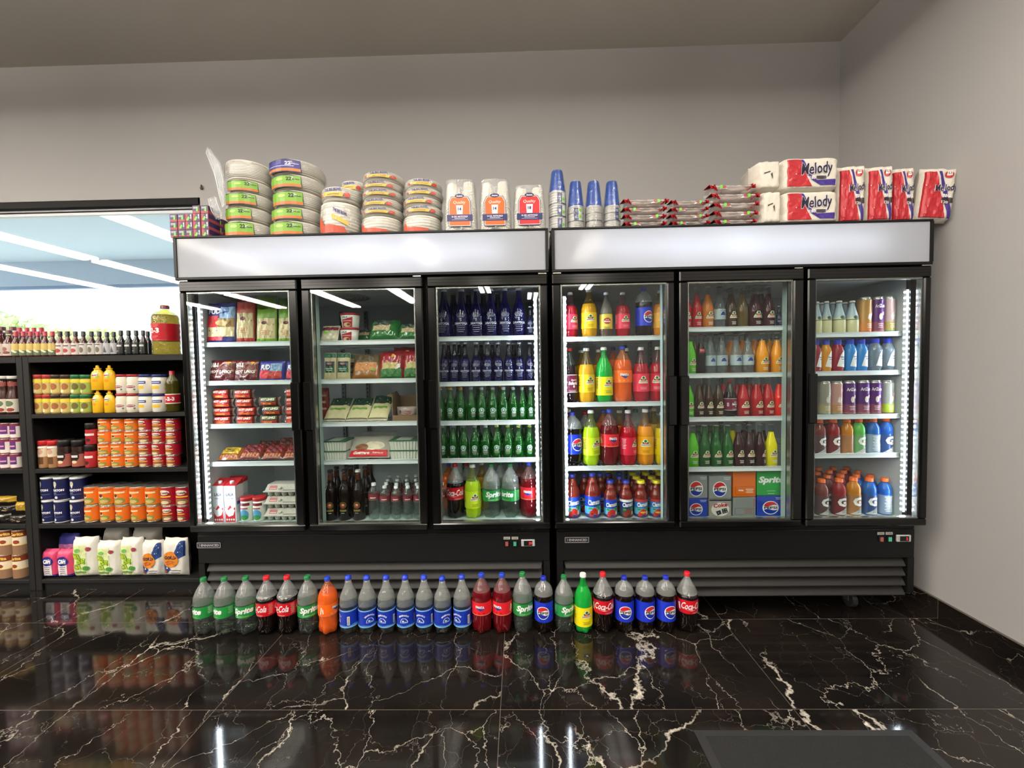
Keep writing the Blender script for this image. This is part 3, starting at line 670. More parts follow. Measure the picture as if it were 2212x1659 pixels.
# glass bottles
PGL = [(0, .86), (.015, 1), (.42, 1), (.5, .97), (.6, .8), (.7, .58), (.8, .42), (.9, .37), (.955, .37), (.96, .44), (.985, .44)]
def pr_j(s=.026, lc='e9e2d6'):
    def f(b, S, Hh): jlogo(b, S, 0, .30*Hh, s, .0008); lines(b, S, 0, .165*Hh, .03, 3, .006, .0022, lc, .0008)
    return f
def gl(key, desc, lq, clr, fill, capc, f): bottle(key, 'glass_soda_bottle', desc, 'bottle', .226, .033, PGL, lq, clr, fill, (capc, .47, .018, 0), None, False, 20, None, True, f)
gk = T('dfe6e4', .03)
for k, d, lq in (('gred', 'small red glass soda bottle', 'c4141e'), ('gora', 'small orange glass soda bottle', 'c9741a'), ('gbrn', 'small brown glass soda bottle', '3c2410'), ('gmar', 'small maroon glass soda bottle', '3a0c14'), ('gman', 'small golden-orange glass soda bottle', 'e6940c'),
                 ('gyel', 'small bright yellow glass soda bottle', 'e8dc08'), ('glim', 'small lime green glass soda bottle', '5cc224'), ('gcrm', 'small crimson glass soda bottle', 'a8141e'), ('gver', 'small vermilion glass soda bottle', 'f0281c'), ('gwin', 'small dark wine-coloured glass soda bottle', '300a0c')):
    gl(k, d, LQ(lq), gk, .82, 'b5b2aa' if k not in ('gman', 'gora') else 'e4e2da', pr_j())
gl('gtam', 'small amber-brown glass soda bottle turned round', LQ('5c4a1c'), gk, .82, 'b5b2aa', None)
gl('ggrn', 'small dark green glass soda bottle', T('1c7a2c', .5, .05), T('3a9a4c', .3, .05), .85, 'd8d8d2', pr_j())
def pr_m(b, S, Hh):
    b.dec(S, rect(-.1, .05, .1, .105), 'a9b8bc', .0006)
    for u in (0, .1): b.dec(S, poly([(u-.017, .072), (u+.017, .072), (u+.012, .08), (u+.005, .091), (u-.006, .091), (u-.013, .08)]), '1b2f86', .001); b.dec(S, txt('MINERAGUA', u, .098, .004, .034, 0, .02, 0, .03), '3c5a78', .001)
gl('gmin', 'small clear glass mineral water bottle', T('d5dfe2', .12, .04), gk, .82, '22222a', pr_m)
PCG = [(0, .84), (.02, .95), (.12, 1), (.25, .9), (.4, .96), (.5, 1), (.6, .9), (.7, .62), (.8, .45), (.9, .38), (.955, .38), (.96, .45), (.985, .45)]
def pr_c(b, S, Hh): b.dec(S, rect(-.02, .125, .02, .145), 'c02a2c', .0008); b.dec(S, txt('Coca-Cola', 0, .137, .007, .032, .4, .01), 'f6f0ec', .0012)
bottle('gcok', 'glass_soda_bottle', 'small contoured glass cola bottle', 'bottle', .226, .029, PCG, LQ('1a0f0a'), gk, .78, ('c8202a', .47, .018, 0), None, False, 20, None, True, pr_c)
PSG = [(0, .9), (.015, 1), (.4, 1), (.5, .96), (.62, .72), (.74, .48), (.85, .36), (.94, .34), (.95, .38)]
def pr_s(b, S, Hh):
    k = b.w_; c = 'b9b7c2'; z = .30*Hh
    b.dec(S, txt('SARATOGA', 0, z, k*.3, k*1.75, 0, .015), 'd4d2dc', .0008); b.dec(S, txt('S', 0, z+k*.45, k*.34, k*.25, 0, .01), c, .0008)
    for i in range(-3, 4): a = i*.22; b.dec(S, poly([(k*.5*math.sin(a)-k*.012, z+k*.75), (k*.5*math.sin(a)+k*.012, z+k*.75), (k*.9*math.sin(a)*1.1+k*.02, z+k*(1.2+.15*math.cos(a*3))), (k*.9*math.sin(a)*1.1-k*.02, z+k*(1.2+.15*math.cos(a*3)))]), c, .0008)
    lines(b, S, 0, z-k*.28, k*1.1, 4, k*.24, k*.05, '9c9aa6', .0008)
B.w_ = .05
bl = C('17163c', .06, 0, .6, None, .7)
bottle('sar', 'glass_water_bottle', 'tall dark blue glass water bottle', 'bottle', .31, .0475, PSG, T('3a36a0', .45, .05, 1.5, None, '1c1a54'), T('4a46a0', .4, .05, 1.5, None, '24224e'), .8, ('a9abb6', .42, .05, 0), None, False, 24, None, True, pr_s)
B.w_ = .033
bottle('sars', 'glass_water_bottle', 'small dark blue glass water bottle', 'bottle', .232, .032, PSG, T('38349a', .42, .05, 1.5, None, '1c1a54'), T('5a5a80', .3, .05, 1.5, None, '24242e'), .62, ('c6c8d0', .42, .04, 0), None, False, 20, None, True, pr_s)
def pr_t(bc):
    def f(b, S, Hh):
        z = .33*Hh; b.dec(S, ell(0, z, .0155, None, 16), 'b9cfcb', .0008); b.dec(S, ell(0, z, .0115, None, 14), '1a4a2c', .0011); b.dec(S, ell(0, z+.001, .007, .008, 10), 'b9cfcb', .0014)
        b.dec(S, txt('VALLEY', 0, z-.018, .0065, .03, 0, .03), 'c4d6d2', .0008); b.dec(S, rect(-.015, z-.027, .015, z-.0245), bc, .0008); lines(b, S, 0, z-.03, .026, 2, .006, .002, '8fb0a4', .0008)
    return f
for k, d, cc, rg in (('tvg', 'green glass water bottle with gold cap', 'b8924c', ('d0a860', .03)), ('tvs', 'green glass water bottle with silver cap', 'b9bcc0', ('a9a4b4', .03)), ('tvy', 'green glass water bottle with yellow-green collar', 'c9cdb8', ('b8d23a', .035))):
    bottle(k, 'glass_water_bottle', d, 'bottle', .205, .031, PGL[:-2], T('128c22', .4, .05, 1.5, None, '0a6a18'), T('5aa860', .2, .05, 1.5), .68, (cc, .42, .05, 0), None, False, 20, rg, True, pr_t('d8a85a' if k == 'tvg' else 'b06a6a' if k == 'tvs' else 'b8d23a'))
def pr_b(b, S, Hh):
    z = .31*Hh; b.dec(S, ell(-.0, z, .0205, None, 20), '8a7a44', .0007); b.dec(S, ell(0, z, .018, None, 20), '1a1512', .001); b.dec(S, ell(0, z, .0135, None, 18), 'b4552e', .0013); b.dec(S, ell(.002, z+.003, .007, .005, 8), 'e8c8a8', .0016)
    b.dec(S, rect(-.0205, .185*Hh, .0205, .225*Hh), '8a7a44', .0007); b.dec(S, rect(-.01, .15*Hh, .01, .16*Hh), 'd8d4c8', .0007)
PRT = [(0, .9), (.012, 1), (.55, 1), (.62, .93), (.7, .62), (.78, .46), (.9, .4), (.93, .4)]
for k, cc, d in (('root', '17120f', 'dark brown beer-shaped bottle with black cap'), ('rootw', 'e6e4dc', 'dark brown beer-shaped bottle with white cap')):
    bottle(k, 'glass_bottle', d, 'bottle', .3, .037, PRT, C('130806', .1, 0, .1, None, .4), T('6a3a24', .5, .05), .8, (cc, .45, .05, 0), None, False, 20, None, True, pr_b)
PWB = [(0, .6), (.02, .9), (.06, .98), (.16, .93), (.2, 1), (.27, .94), (.31, 1), (.38, .94), (.42, 1), (.5, .96), (.54, 1), (.73, 1), (.8, .93), (.87, .6), (.9, .42), (.93, .4)]
bottle('water', 'water_bottle', 'small clear plastic water bottle', 'bottle', .205, .03, PWB, PETW, PETW, .995, ('e9ecee', .42, .075, 0), (.55, .72, '8d3440', lambda b, S, R, a, c: (b.dec(S, rect(-.012, a+.012, .02, a+.018), 'e6dcd8', .0006), b.dec(S, rect(-.09, a, .09, a+.006), '6e5a50', .0005))), n=16)
PCL = [(0, .9), (.02, 1), (.5, 1), (.52, .96), (.56, 1), (.62, .97), (.7, .78), (.76, .6), (.79, .66), (.83, .6), (.88, .42), (.92, .4)]
def p_clam(top, dark=False):
    def f(b, S, R, a, c):
        h = c-a; b.dec(S, rect(-2.5*R, a, 2.5*R, a+h*.13), '2a3580' if not dark else '20242e', .0005); b.dec(S, rect(-2.5*R, a+h*.13, 2.5*R, a+h*.5), '58b0cc' if not dark else '34424a', .0005)
        b.dec(S, rect(-2.5*R, c-h*.14, 2.5*R, c), top, .0005)
        for u, v, q in ((-.012, .22, .017), (.012, .26, .018), (.0, .36, .015), (.02, .15, .012), (-.02, .12, .014)): b.dec(S, ell(u, a+h*v+.0, q, q*.8, 10), 'c8301f' if not dark else '8c2a20', .0009)
        for u, v in ((.022, .5), (-.025, .42), (.03, .42)): b.dec(S, ell(u, a+h*v, .012, .007, 8), '3f8c34', .0011)
        if top == 'c0342c': b.dec(S, ell(.0, a+h*.26, .02, .006, 10), 'e8b83a', .0013)
        b.dec(S, rect(.022, a+h*.13, .031, a+h*.32), 'f0eee8', .0013)
        b.dec(S, txt('Clamato', 0, a+h*.72, h*.27, .077, .2, .05, .13), '1a2470', .001); b.dec(S, txt('Clamato', -.001, a+h*.725, h*.25, .074, .2, .03, .13), 'f6f6f4', .0014)
    return f
tj = C('7c2418', .12, 0, .4)
bottle('claml', 'juice_bottle', 'large tomato juice bottle with blue cap', 'juice bottle', .27, .048, PCL, tj, T('b0584a', .5), .97, ('2a3fb4', .42, .07, 0), (.03, .5, '1f47b8', p_clam('1f3cc0')), False)
bottle('clamb', 'juice_bottle', 'smaller tomato juice bottle with blue cap', 'juice bottle', .235, .041, PCL, tj, T('b0584a', .5), .97, ('2436a8', .55, .085, 0), (.03, .5, '1f47b8', p_clam('1f3cc0')), False)
bottle('clamd', 'juice_bottle', 'smaller tomato juice bottle with dark label', 'juice bottle', .235, .041, PCL, tj, T('b0584a', .5), .97, ('2436a8', .55, .085, 0), (.03, .5, '1c3a8a', p_clam('f0eee8', True)), False)
bottle('clamy', 'juice_bottle', 'smaller tomato juice bottle with yellow cap', 'juice bottle', .235, .041, PCL, tj, T('b0584a', .5), .97, ('e6d41c', .62, .085, 0), (.03, .5, '2a78c4', p_clam('c0342c')), False)
PGT = [(0, .9), (.02, 1), (.28, .97), (.35, .93), (.42, .97), (.55, 1), (.58, .95), (.61, 1), (.72, .96), (.8, .8), (.86, .55), (.89, .5)]
def p_g(b, S, R, a, c):
    h = c-a; b.dec(S, poly([(-R*1.1, a), (R*1.2, a), (R*1.3, a+h*.5), (.0, a+h*.25)]), 'c9cac6', .0005); b.dec(S, txt('G', 0, a+h*.66, h*.46, h*.5, 0, .06), 'f4f4f0', .0008); b.dec(S, poly([(.012, a+h*.62), (.018, a+h*.62), (.012, a+h*.45), (.009, a+h*.53)]), 'e8762c', .0012); lines(b, S, .006, a+h*.25, .03, 3, .007, .0025, '5a5a58', .0009)
for k, d, lq, lh in (('gtr', 'red sports drink bottle with orange cap', '8e1f22', '6e2428'), ('gto', 'orange sports drink bottle with orange cap', 'c07a14', 'a8744a'), ('gtg', 'green sports drink bottle with orange cap', '5cb04c', '6aa668'), ('gtb', 'blue sports drink bottle with orange cap', '1c5cb0', '2c4a80'), ('gtp', 'dull red sports drink bottle with orange cap', '7a3a38', '5a4044')):
    bottle(k, 'sports_drink_bottle', d, 'bottle', .22, .037, PGT, LQ(lq), LQ(lq), .995, ('ee6a1e', .56, .1, 0), (.03, .55, lh, p_g), False, 20)
bottle('gtbb', 'sports_drink_bottle', 'blue sports drink bottle with its back label showing', 'bottle', .22, .037, PGT, LQ('1c5cb0'), LQ('1c5cb0'), .995, ('ee6a1e', .56, .1, 0), (.03, .55, '8fa4bc', lambda b, S, R, a, c: lines(b, S, 0, c-.008, .05, 10, .0095, .005, 'dfe4e6')), False, 20)
PEL = [(0, .85), (.02, 1), (.1, .97), (.14, 1), (.66, 1), (.74, .95), (.8, .75), (.84, .62), (.86, .6)]
def p_el(b, S, R, a, c):
    h = c-a; m = (a+c)/2; b.dec(S, poly([(-.026, a+h*.12), (.03, a+h*.05), (.036, a+h*.95), (.01, a+h*.93), (-.008, a+h*.7)]), 'e9e8e4', .0006); b.dec(S, txt('Electrolit', .012, m+.012, .009, .042, 0, .03), '26418c', .001); b.dec(S, rect(-.004, m-.004, .03, m), '26418c', .001); lines(b, S, .012, m-.012, .03, 3, .007, .002, 'a0a09c', .001)
for k, d, lq, dn in (('elo', 'orange electrolyte drink bottle with blue cap', 'cf8a1e', 1), ('elr', 'red electrolyte drink bottle with blue cap', '8e2030', 1), ('elb', 'blue electrolyte drink bottle with blue cap', '2a7cc4', 1), ('elc', 'clear electrolyte drink bottle with blue cap', 'c4d4dc', 0)):
    m_ = LQ(lq) if dn else T('c8d8e4', .22, .04); bottle(k, 'electrolyte_bottle', d, 'bottle', .195, .033, PEL, m_, m_, .995, ('2a3fc0', .64, .14, 0), (.12, .7, m_ if not dn else C(lq, .2), p_el), False, 20)
PMK = [(0, .88), (.02, 1), (.4, 1), (.55, .88), (.72, .6), (.86, .42), (.93, .4)]
def pr_cm(b, S, Hh): b.dec(S, rect(-.08, Hh*.42, .08, Hh*.445), '4a6a4c', .0008); b.dec(S, ell(0, Hh*.5, .014, .01, 8), '35563c', .001); b.dec(S, ell(.012, Hh*.46, .01, .007, 8), '6a7c50', .001)
bottle('milky', 'glass_drink_bottle', 'milky cream-coloured drink bottle', 'bottle', .19, .032, PMK, C('d6d3a4', .25, 0, .3), C('a8bcc4', .3), .5, ('eeeade', .46, .05, 0), None, False, 20, None, True, pr_cm)
# ---- cans, jars, canisters
def can(key, kind, desc, R, Hh, hx, paint, ribs=0, lid=None, n=24, cat='can'):
    b = B(); m = C('c9c6bd', .25, .8); b.lathe([(0, R*.94), (.002, R), (.004, R), (.0045, R*.985), (Hh-.0045, R*.985), (Hh-.004, R), (Hh-.001, R), (Hh, R*.97)] if not lid else [(0, R*.97), (.002, R*.985), (Hh-.004, R*.985)], m if not lid else C(hx, .5), n)
    b.lathe([(.005, R*.99), (Hh-.005, R*.99)], C(hx, .35), n, caps=False); S = s_cyl(R*.99)
    parts = [('can_body', b)]
    if not lid: b.lathe([(Hh-.0012, R*.93), (Hh-.0008, R*.92)], m, n); 
    else: parts.append(('lid', B().lathe([(Hh-lid[1], R), (Hh-.001, R), (Hh, R*.96)], C(lid[0], .4), n))); 
    if lid and len(lid) > 2: b.lathe([(0, R), (.004, R)], C(lid[0], .4), n)
    paint(b, S, R, 0, Hh); reg(key, kind, desc, cat, 2*R, Hh, 2*R, parts if lid else [('can_body', b)])
def p_ont(b, S, R, a, c):
    h = c-a; b.dec(S, ell(0, a+h*.3, R*.75, h*.17, 14), '8a8a3c', .0007); b.dec(S, ell(0, a+h*.26, R*.5, h*.09, 10), 'c4b070', .001); b.dec(S, rect(-R*2.5, a+.006, R*2.5, a+h*.1), '4f6a2c', .0006)
    b.dec(S, rect(-R*.7, a+h*.68, R*.7, a+h*.76), 'f4d8b4', .0007); b.dec(S, rect(-R*.85, a+h*.84, R*.85, a+h*.89), 'b8481c', .0007); b.dec(S, ell(-R*.3, a+h*.56, R*.2, h*.09, 10), '5c2c1c', .0012); b.dec(S, ell(-R*.3, a+h*.5, R*.26, h*.06, 10), 'f4e8d4', .001)
def p_cost(b, S, R, a, c):
    h = c-a; b.dec(S, ell(0, a+h*.24, R*.85, h*.17, 14), '8a6a44', .0007); b.dec(S, ell(.1*R, a+h*.2, R*.5, h*.09, 10), 'd8c8a0', .001); b.dec(S, ell(0, a+h*.72, R*.7, h*.13, 14), 'efe2d0', .0007); b.dec(S, txt('La Costeña', 0, a+h*.71, h*.13, R*1.25, 0, .03), '2a1a14', .001); b.dec(S, rect(-R*.75, a+h*.47, R*.8, a+h*.53), 'e8c83c', .0007)
for k, s in (('c', 1), ('b', 1.28)):
    R0 = .0385*s if k == 'b' else .0425; H0 = .0795 if k == 'c' else .117
    can(k+'ont', 'food_can', 'orange-labelled food can', R0, H0, 'e87722', p_ont); can(k+'cos', 'food_can', 'red-labelled food can', R0, H0, 'a8182a', p_cost)
def p_wp(b, S, R, a, c): h = c-a; b.dec(S, rect(-R*2.8, c-h*.2, R*2.8, c-.004), '7a2440', .0006); b.dec(S, rect(-R*.75, a+h*.3, R*.75, a+h*.8), '5a2a6c', .0007); b.dec(S, rect(-R*.6, a+h*.48, R*.6, a+h*.56), 'e8a0b0', .001); b.dec(S, rect(-R*2.8, a+.003, R*2.8, a+h*.08), '7a2440', .0006)
can('bean', 'food_can', 'white and purple food can', .031, .098, 'e6ddd2', p_wp)
def p_car(b, S, R, a, c): h = c-a; b.dec(S, rect(-R*2.8, a, R*2.8, a+h*.38), '8c6a50', .0006); b.dec(S, rect(-R*2.8, a+h*.38, R*2.8, a+h*.42), 'e8d080', .0008); b.dec(S, rect(-R*2.8, c-h*.28, R*2.8, c-h*.04), '7a3418', .0006); b.dec(S, txt('Carita', 0, c-h*.16, h*.13, R*1.6, 0, .04), 'ecc85c', .001); b.dec(S, ell(0, a+h*.52, R*.4, h*.08, 10), '8c3a20', .0009)
can('cari', 'food_can', 'brown and cream food can', .043, .155, 'e8d8b8', p_car)
def p_salt(b, S, R, a, c):
    h = c-a; b.dec(S, txt('MORTON', 0, a+h*.45, h*.1, R*1.7, 0, .05), 'eeeef2', .0007); b.dec(S, txt('SALT', -R*.3, a+h*.33, h*.06, R*.5), 'a8aabc', .0007); b.dec(S, ell(-R*.25, a+h*.72, R*.28, h*.12, 12), 'c8c2a4', .0007); b.dec(S, ell(-R*.2, a+h*.62, R*.1, h*.08, 8), 'eee8d8', .001); b.dec(S, ell(-R*.1, a+h*.14, R*.22, h*.06, 12), 'd8d8dc', .0007); b.dec(S, rect(-R*.7, a+h*.26, R, a+h*.27), '8a8cb0', .0007)
can('salt', 'salt_canister', 'dark blue salt canister with white lid', .0445, .15, '161c4a', p_salt, 0, ('e9e9e4', .012, 1), cat='canister')
def drk(key, desc, hx, paint, R=.0335, Hh=.2):
    b = B(); m = C('b9b6ae', .25, .8); b.lathe([(0, R*.75), (.006, R), (Hh*.93, R), (Hh*.975, R*.84), (Hh*.98, R*.86), (Hh, R*.84)], m, 24); b.lathe([(.009, R+.0003), (Hh*.925, R+.0003)], C(hx, .28, .2), 24, caps=False); S = s_cyl(R+.0003); paint(b, S, R, 0, Hh); reg(key, 'drink_can', desc, 'can', 2*R, Hh, 2*R, [('can_body', b)])
def p_az(c1, c2, t='AriZona', ver=False):
    def f(b, S, R, a, c):
        h = c-a; b.dec(S, rect(-R*2, a+.012, R*2, a+h*.32), c1, .0006); b.dec(S, rect(-R*2, a+.012, R*2, a+h*.08), c2, .0008)
        if ver: b.dec(S, txt(t, R*.4, a+h*.58, .017, .085, 0, .02, 1.1), 'e9e4d8', .0009)
        else: b.dec(S, txt(t, 0, a+h*.75, .019, .058, 0, .03), 'e9e4dc', .0009)
        b.dec(S, ell(0, a+h*.46, R*.3, h*.09, 10), 'd8cfc0', .0009); b.dec(S, ell(R*.4, a+h*.54, R*.24, h*.05, 10), 'cfa8a8', .0011); lines(b, S, 0, a+h*.27, .03, 3, .009, .003, 'e4dcd0', .0009)
    return f
drk('aza', 'tall gold and orange tea can', 'b88848', p_az('c87c34', 'c8382c', 'Zona', True)); drk('azb', 'tall purple tea can', '542070', p_az('7c3858', 'b87850')); drk('azc', 'tall pink and green tea can', 'b89a98', p_az('a8984c', '4c9c84', 'ARIZ', True)); drk('azd', 'tall grey patterned tea can', 'a09a8c', p_az('b0a078', '6ab0a0', 'ARIZ', True)); drk('aze', 'tall pale pink checked tea can', 'c4948c', p_az('b88458', '6ab0a0', '', True) if False else p_az('b88458', '6ab0a0', 'I I', True)); drk('azf', 'tall green-yellow tea can', 'a4a8a0', p_az('a8c430', '9c5060', 'so', True))
def jar(key, kind, desc, R, Hh, hx, lidc, lidh, paint, lr=1.0, cat='jar', prf=None, rough=.2):
    b = B(); p = prf or [(0, .93), (.03, 1), (.74, 1), (.84, .9), (.88, .86)]
    b.lathe([(z*Hh, r*R) for z, r in p], C(hx, rough, 0, .3), 22); S = s_lat([(z*Hh, r*R) for z, r in p], R); paint(b, S, R, 0, Hh)
    reg(key, kind, desc, cat, 2*R, Hh, 2*R, [('jar_body', b), ('lid', B().lathe([(Hh*(1-lidh), R*lr), (Hh*.98, R*lr), (Hh, R*lr*.95)], C(lidc, .4), 22))])
def p_knorr(g):
    def f(b, S, R, a, c): h = c-a; b.dec(S, rect(-R*2.4, a+h*.08, R*2.4, a+h*.78), ('c8b46a', '9ab04c')[g], .0006); b.dec(S, rect(-R*2.4, a+h*.6, R*2.4, a+h*.76), 'e6cc3c', .0009); b.dec(S, ell(.2*R, a+h*.4, R*.6, h*.17, 10), ('9c6034', '6a5a30')[g], .001); b.dec(S, rect(-R*.9, a+h*.1, 0, a+h*.24), 'e8e0c4', .001)
    return f
for k, d, lc, g in (('bour', 'bouillon jar with red lid', 'b03a34', 0), ('boub', 'bouillon jar with brown lid', '3c2a20', 0), ('boug', 'bouillon jar with green lid', '1f6a3c', 1)): jar(k, 'bouillon_jar', d, .0285, .112, 'b09858', lc, .2, p_knorr(g), 1.02)
def p_may(rd):
    def f(b, S, R, a, c):
        h = c-a
        if rd: b.dec(S, rect(-R*2, a+h*.16, R*2, a+h*.5), 'd8d4c8', .0006); b.dec(S, ell(0, a+h*.36, R*.75, h*.07, 12), '8c2434', .0009); b.dec(S, txt('mayonesa', 0, a+h*.36, h*.06, R*1.2), 'f0ece4', .0012); b.dec(S, ell(R*.6, a+h*.22, R*.16, h*.05, 8), '5c7c3c', .0009)
        else: b.dec(S, rect(-R*.8, a+h*.26, R*.5, a+h*.42), 'e0b830', .0007); b.dec(S, rect(-R*.75, a+h*.52, R*.75, a+h*.66), '22347c', .0007); b.dec(S, rect(-R*.6, a+h*.57, R*.6, a+h*.61), 'd8dcec', .001)
    return f
jar('mayr', 'mayonnaise_jar', 'mayonnaise jar with red lid', .0365, .118, 'e3dac6', 'a82830', .11, p_may(1), .96); jar('mayb', 'mayonnaise_jar', 'mayonnaise jar with blue lid', .04, .119, 'e9e4d6', '22306e', .13, p_may(0), .97)
jar('bbq', 'sauce_jar', 'dark brown sauce jar with white cap', .034, .205, '3a1a14', 'd8d6cc', .08, lambda b, S, R, a, c: (b.dec(S, rect(-R*1.3, a+.012, R*1.3, a+(c-a)*.4), 'cfc8b8', .0007), b.dec(S, ell(0, a+(c-a)*.28, R*.7, .016, 12), '5c7050', .001), b.dec(S, ell(R*.2, a+(c-a)*.12, R*.6, .01, 10), '8c3428', .001), b.dec(S, rect(-R*1.4, a+(c-a)*.74, R*1.4, a+(c-a)*.84), '8c4038', .0007)), .8, 'jar', [(0, .93), (.03, 1), (.45, 1), (.6, .75), (.7, .72), (.88, .72)])
jar('cofr', 'coffee_jar', 'creamer jar with red and white lid', .034, .17, 'b08458', 'c0282c', .18, lambda b, S, R, a, c: (b.dec(S, rect(-R*2, a+(c-a)*.42, R*2, a+(c-a)*.8), 'e0cfae', .0006), b.dec(S, rect(-R*2, c-(c-a)*.27, R*2, c-(c-a)*.2), 'ece6dc', .0009), b.dec(S, ell(.1*R, a+(c-a)*.6, R*.5, .016, 12), 'c89888', .0009), b.dec(S, rect(-R*.5, a+(c-a)*.15, R*.6, a+(c-a)*.4), '5c3c24', .0007)))
jar('cofb', 'coffee_jar', 'instant coffee jar with black lid', .039, .175, '2a1612', '171414', .24, lambda b, S, R, a, c: (b.dec(S, rect(-R*1.2, a+.01, R*1.3, a+(c-a)*.5), 'a0584a', .0006), b.dec(S, ell(-.1*R, a+(c-a)*.42, R*.8, .034, 14), '1a1210', .0009), b.dec(S, rect(-R*.6, a+(c-a)*.38, R*.5, a+(c-a)*.46), 'd8d0c8', .0012), b.dec(S, ell(0, a+(c-a)*.22, R*.4, .01, 10), 'e0c8a0', .0012)))
jar('cofk', 'coffee_jar', 'small red coffee jar with black lid', .034, .15, 'b02c34', '14110f', .3, lambda b, S, R, a, c: (b.dec(S, rect(-R*.9, a+(c-a)*.42, R*.9, a+(c-a)*.52), 'f0e0d8', .0007), b.dec(S, ell(-.1*R, a+(c-a)*.22, R*.4, .012, 12), '3c1410', .0007)))
jar('cream', 'cream_jar', 'white cream jar with red lid', .0325, .122, 'e4e6dc', 'c0242c', .14, lambda b, S, R, a, c: (b.dec(S, rect(-R, a+(c-a)*.66, R*.9, a+(c-a)*.78), '7c2436', .0007), b.dec(S, rect(-R*.7, a+(c-a)*.52, R*.6, a+(c-a)*.58), 'a83a48', .0007), b.dec(S, ell(0, a+(c-a)*.28, R*.75, .028, 14), '5a9cc8', .0007), b.dec(S, ell(0, a+(c-a)*.17, R*.68, .013, 12), '3c8c4c', .001)), 1.02, 'jar', [(0, .85), (.03, .92), (.5, 1), (.86, .95)])
# mustard: flat squeeze bottle
b = B(); my = C('eab61e', .3, 0, .3); P = [(0, .9), (.02, 1), (.5, 1), (.62, .96), (.74, .8), (.8, .5), (.84, .5), (.845, .56), (.88, .56), (.885, .3), (.97, .26), (1, .18)]
b.lathe([(z*.145, r*.036) for z, r in P], my, 24); b.v = [(x, y*.62, z) for x, y, z in b.v]; S0 = s_lat([(z*.145, r*.036) for z, r in P], .036)
def Sm(u, v, o):
    p = S0(u, v, o); return (p[0], p[1]*.62, p[2])
Sm.step = .008
b.dec(Sm, ell(0, .088, .02, .011, 14), 'd9dce0', .0008); b.dec(Sm, txt('Mustard', 0, .088, .011, .036, .15, .03, .1), 'a02a2c', .0014); b.dec(Sm, ell(0, .056, .014, .008, 12), 'e08a1c', .0008); b.dec(Sm, poly([(.004, .07), (.018, .076), (.02, .086), (.006, .08)]), '7cc840', .0018)
reg('must', 'mustard_bottle', 'yellow squeeze mustard bottle', 'bottle', .072, .145, .045, [('bottle_body', b)])
# sauces on the top board
PSC = [(0, .92), (.02, 1), (.5, 1), (.58, .9), (.68, .55), (.76, .42), (.82, .4)]
def p_sc(kind):
    def f(b, S, R, a, c):
        h = c-a
        if kind == 0: b.dec(S, rect(-R*2, a, R*2, a+h*.42), '5c6a50', .0006); b.dec(S, poly([(-R*.9, a+h*.42), (R*.6, a+h*.2), (R*.9, a+h*.3), (-R*.4, a+h*.55)]), 'dcd8b8', .0009)
        elif kind == 1: b.dec(S, ell(0, a+h*.35, R*.7, h*.18, 12), 'a84038', .0007); b.dec(S, rect(-R*.8, a+h*.72, R*.8, a+h*.82), '5c4a44', .0007)
        elif kind == 2: b.dec(S, ell(.1*R, a+h*.4, R*.5, h*.26, 12), '6a6250', .0007); b.dec(S, rect(-R*.8, a+h*.82, R*.8, a+h*.9), '4c4440', .0007)
        elif kind == 3: b.dec(S, poly([(-R*.5, a+h*.15), (R*.5, a+h*.15), (0, a+h*.75)]), '4a4c4c', .0007)
        else: b.dec(S, rect(-R*.7, a+h*.62, R*.7, a+h*.78), 'c8c8c4', .0007); b.dec(S, rect(-R*.6, a+h*.2, 0, a+h*.26), '9c9c98', .0007)
    return f
for k, d, bd, cp, lb, kd in (('scy', 'sauce bottle with yellow label and red cap', '4a221a', 'a8243c', 'c8b060', 0), ('scr', 'sauce bottle with white label and black cap', '5a2418', '16181c', 'cfc6be', 1), ('scw', 'sauce bottle with pale grey label', '3a1a14', '181c20', 'c4c0ba', 2), ('scg', 'sauce bottle with mountain-shaped label print', '1c1a1a', '1c2226', 'b0b0b4', 3), ('sck', 'dark soy-type sauce bottle', '101414', '12181a', '1a1e1e', 4)):
    bottle(k, 'sauce_bottle', d, 'sauce bottle', .165, .0235, PSC, C(bd, .15, 0, .3), C(bd, .15, 0, .3), .99, (cp, .5, .19, 0), (.06, .52, lb, p_sc(kd)), False, 16)
bottle('scb', 'sauce_bottle', 'wide brown sauce bottle with white label', 'sauce bottle', .18, .036, PSC, C('4a1c18', .15, 0, .3), C('4a1c18', .15, 0, .3), .99, ('5a2030', .5, .12, 0), (.06, .5, 'cdc0b4', lambda b, S, R, a, c: (b.dec(S, ell(0, a+(c-a)*.55, R*.5, .014, 10), '8c5a50', .0007), b.dec(S, ell(.2*R, a+(c-a)*.25, R*.7, .01, 10), '7a4438', .0007))), False, 18)
oil = T('b5a768', .34, .04, 1.5, (30, .7), '9c8e48')
POJ = [(0, .9), (.02, 1), (.1, .97), (.13, 1), (.2, .96), (.24, 1), (.31, .96), (.35, 1), (.42, .96), (.47, 1), (.55, .97), (.6, 1), (.68, .97), (.74, .98), (.8, .9), (.86, .62), (.88, .34), (.91, .32)]
bottle('oilj', 'oil_jug', 'large yellow cooking oil jug with red label', 'oil jug', .345, .086, POJ, oil, T('e6e29a', .2), .8, ('7a3a3c', .33, .07, 0), (.28, .62, 'c0202c', lambda b, S, R, a, c: (b.dec(S, txt('1-2-3', 0, (a+c)/2+.01, .036, .11, 0, .05), 'f4f0ea', .0007), lines(b, S, 0, c-.012, .1, 2, .009, .003, 'e08a8a'), lines(b, S, 0, a+.03, .09, 2, .009, .003, 'e08a8a'))), False)
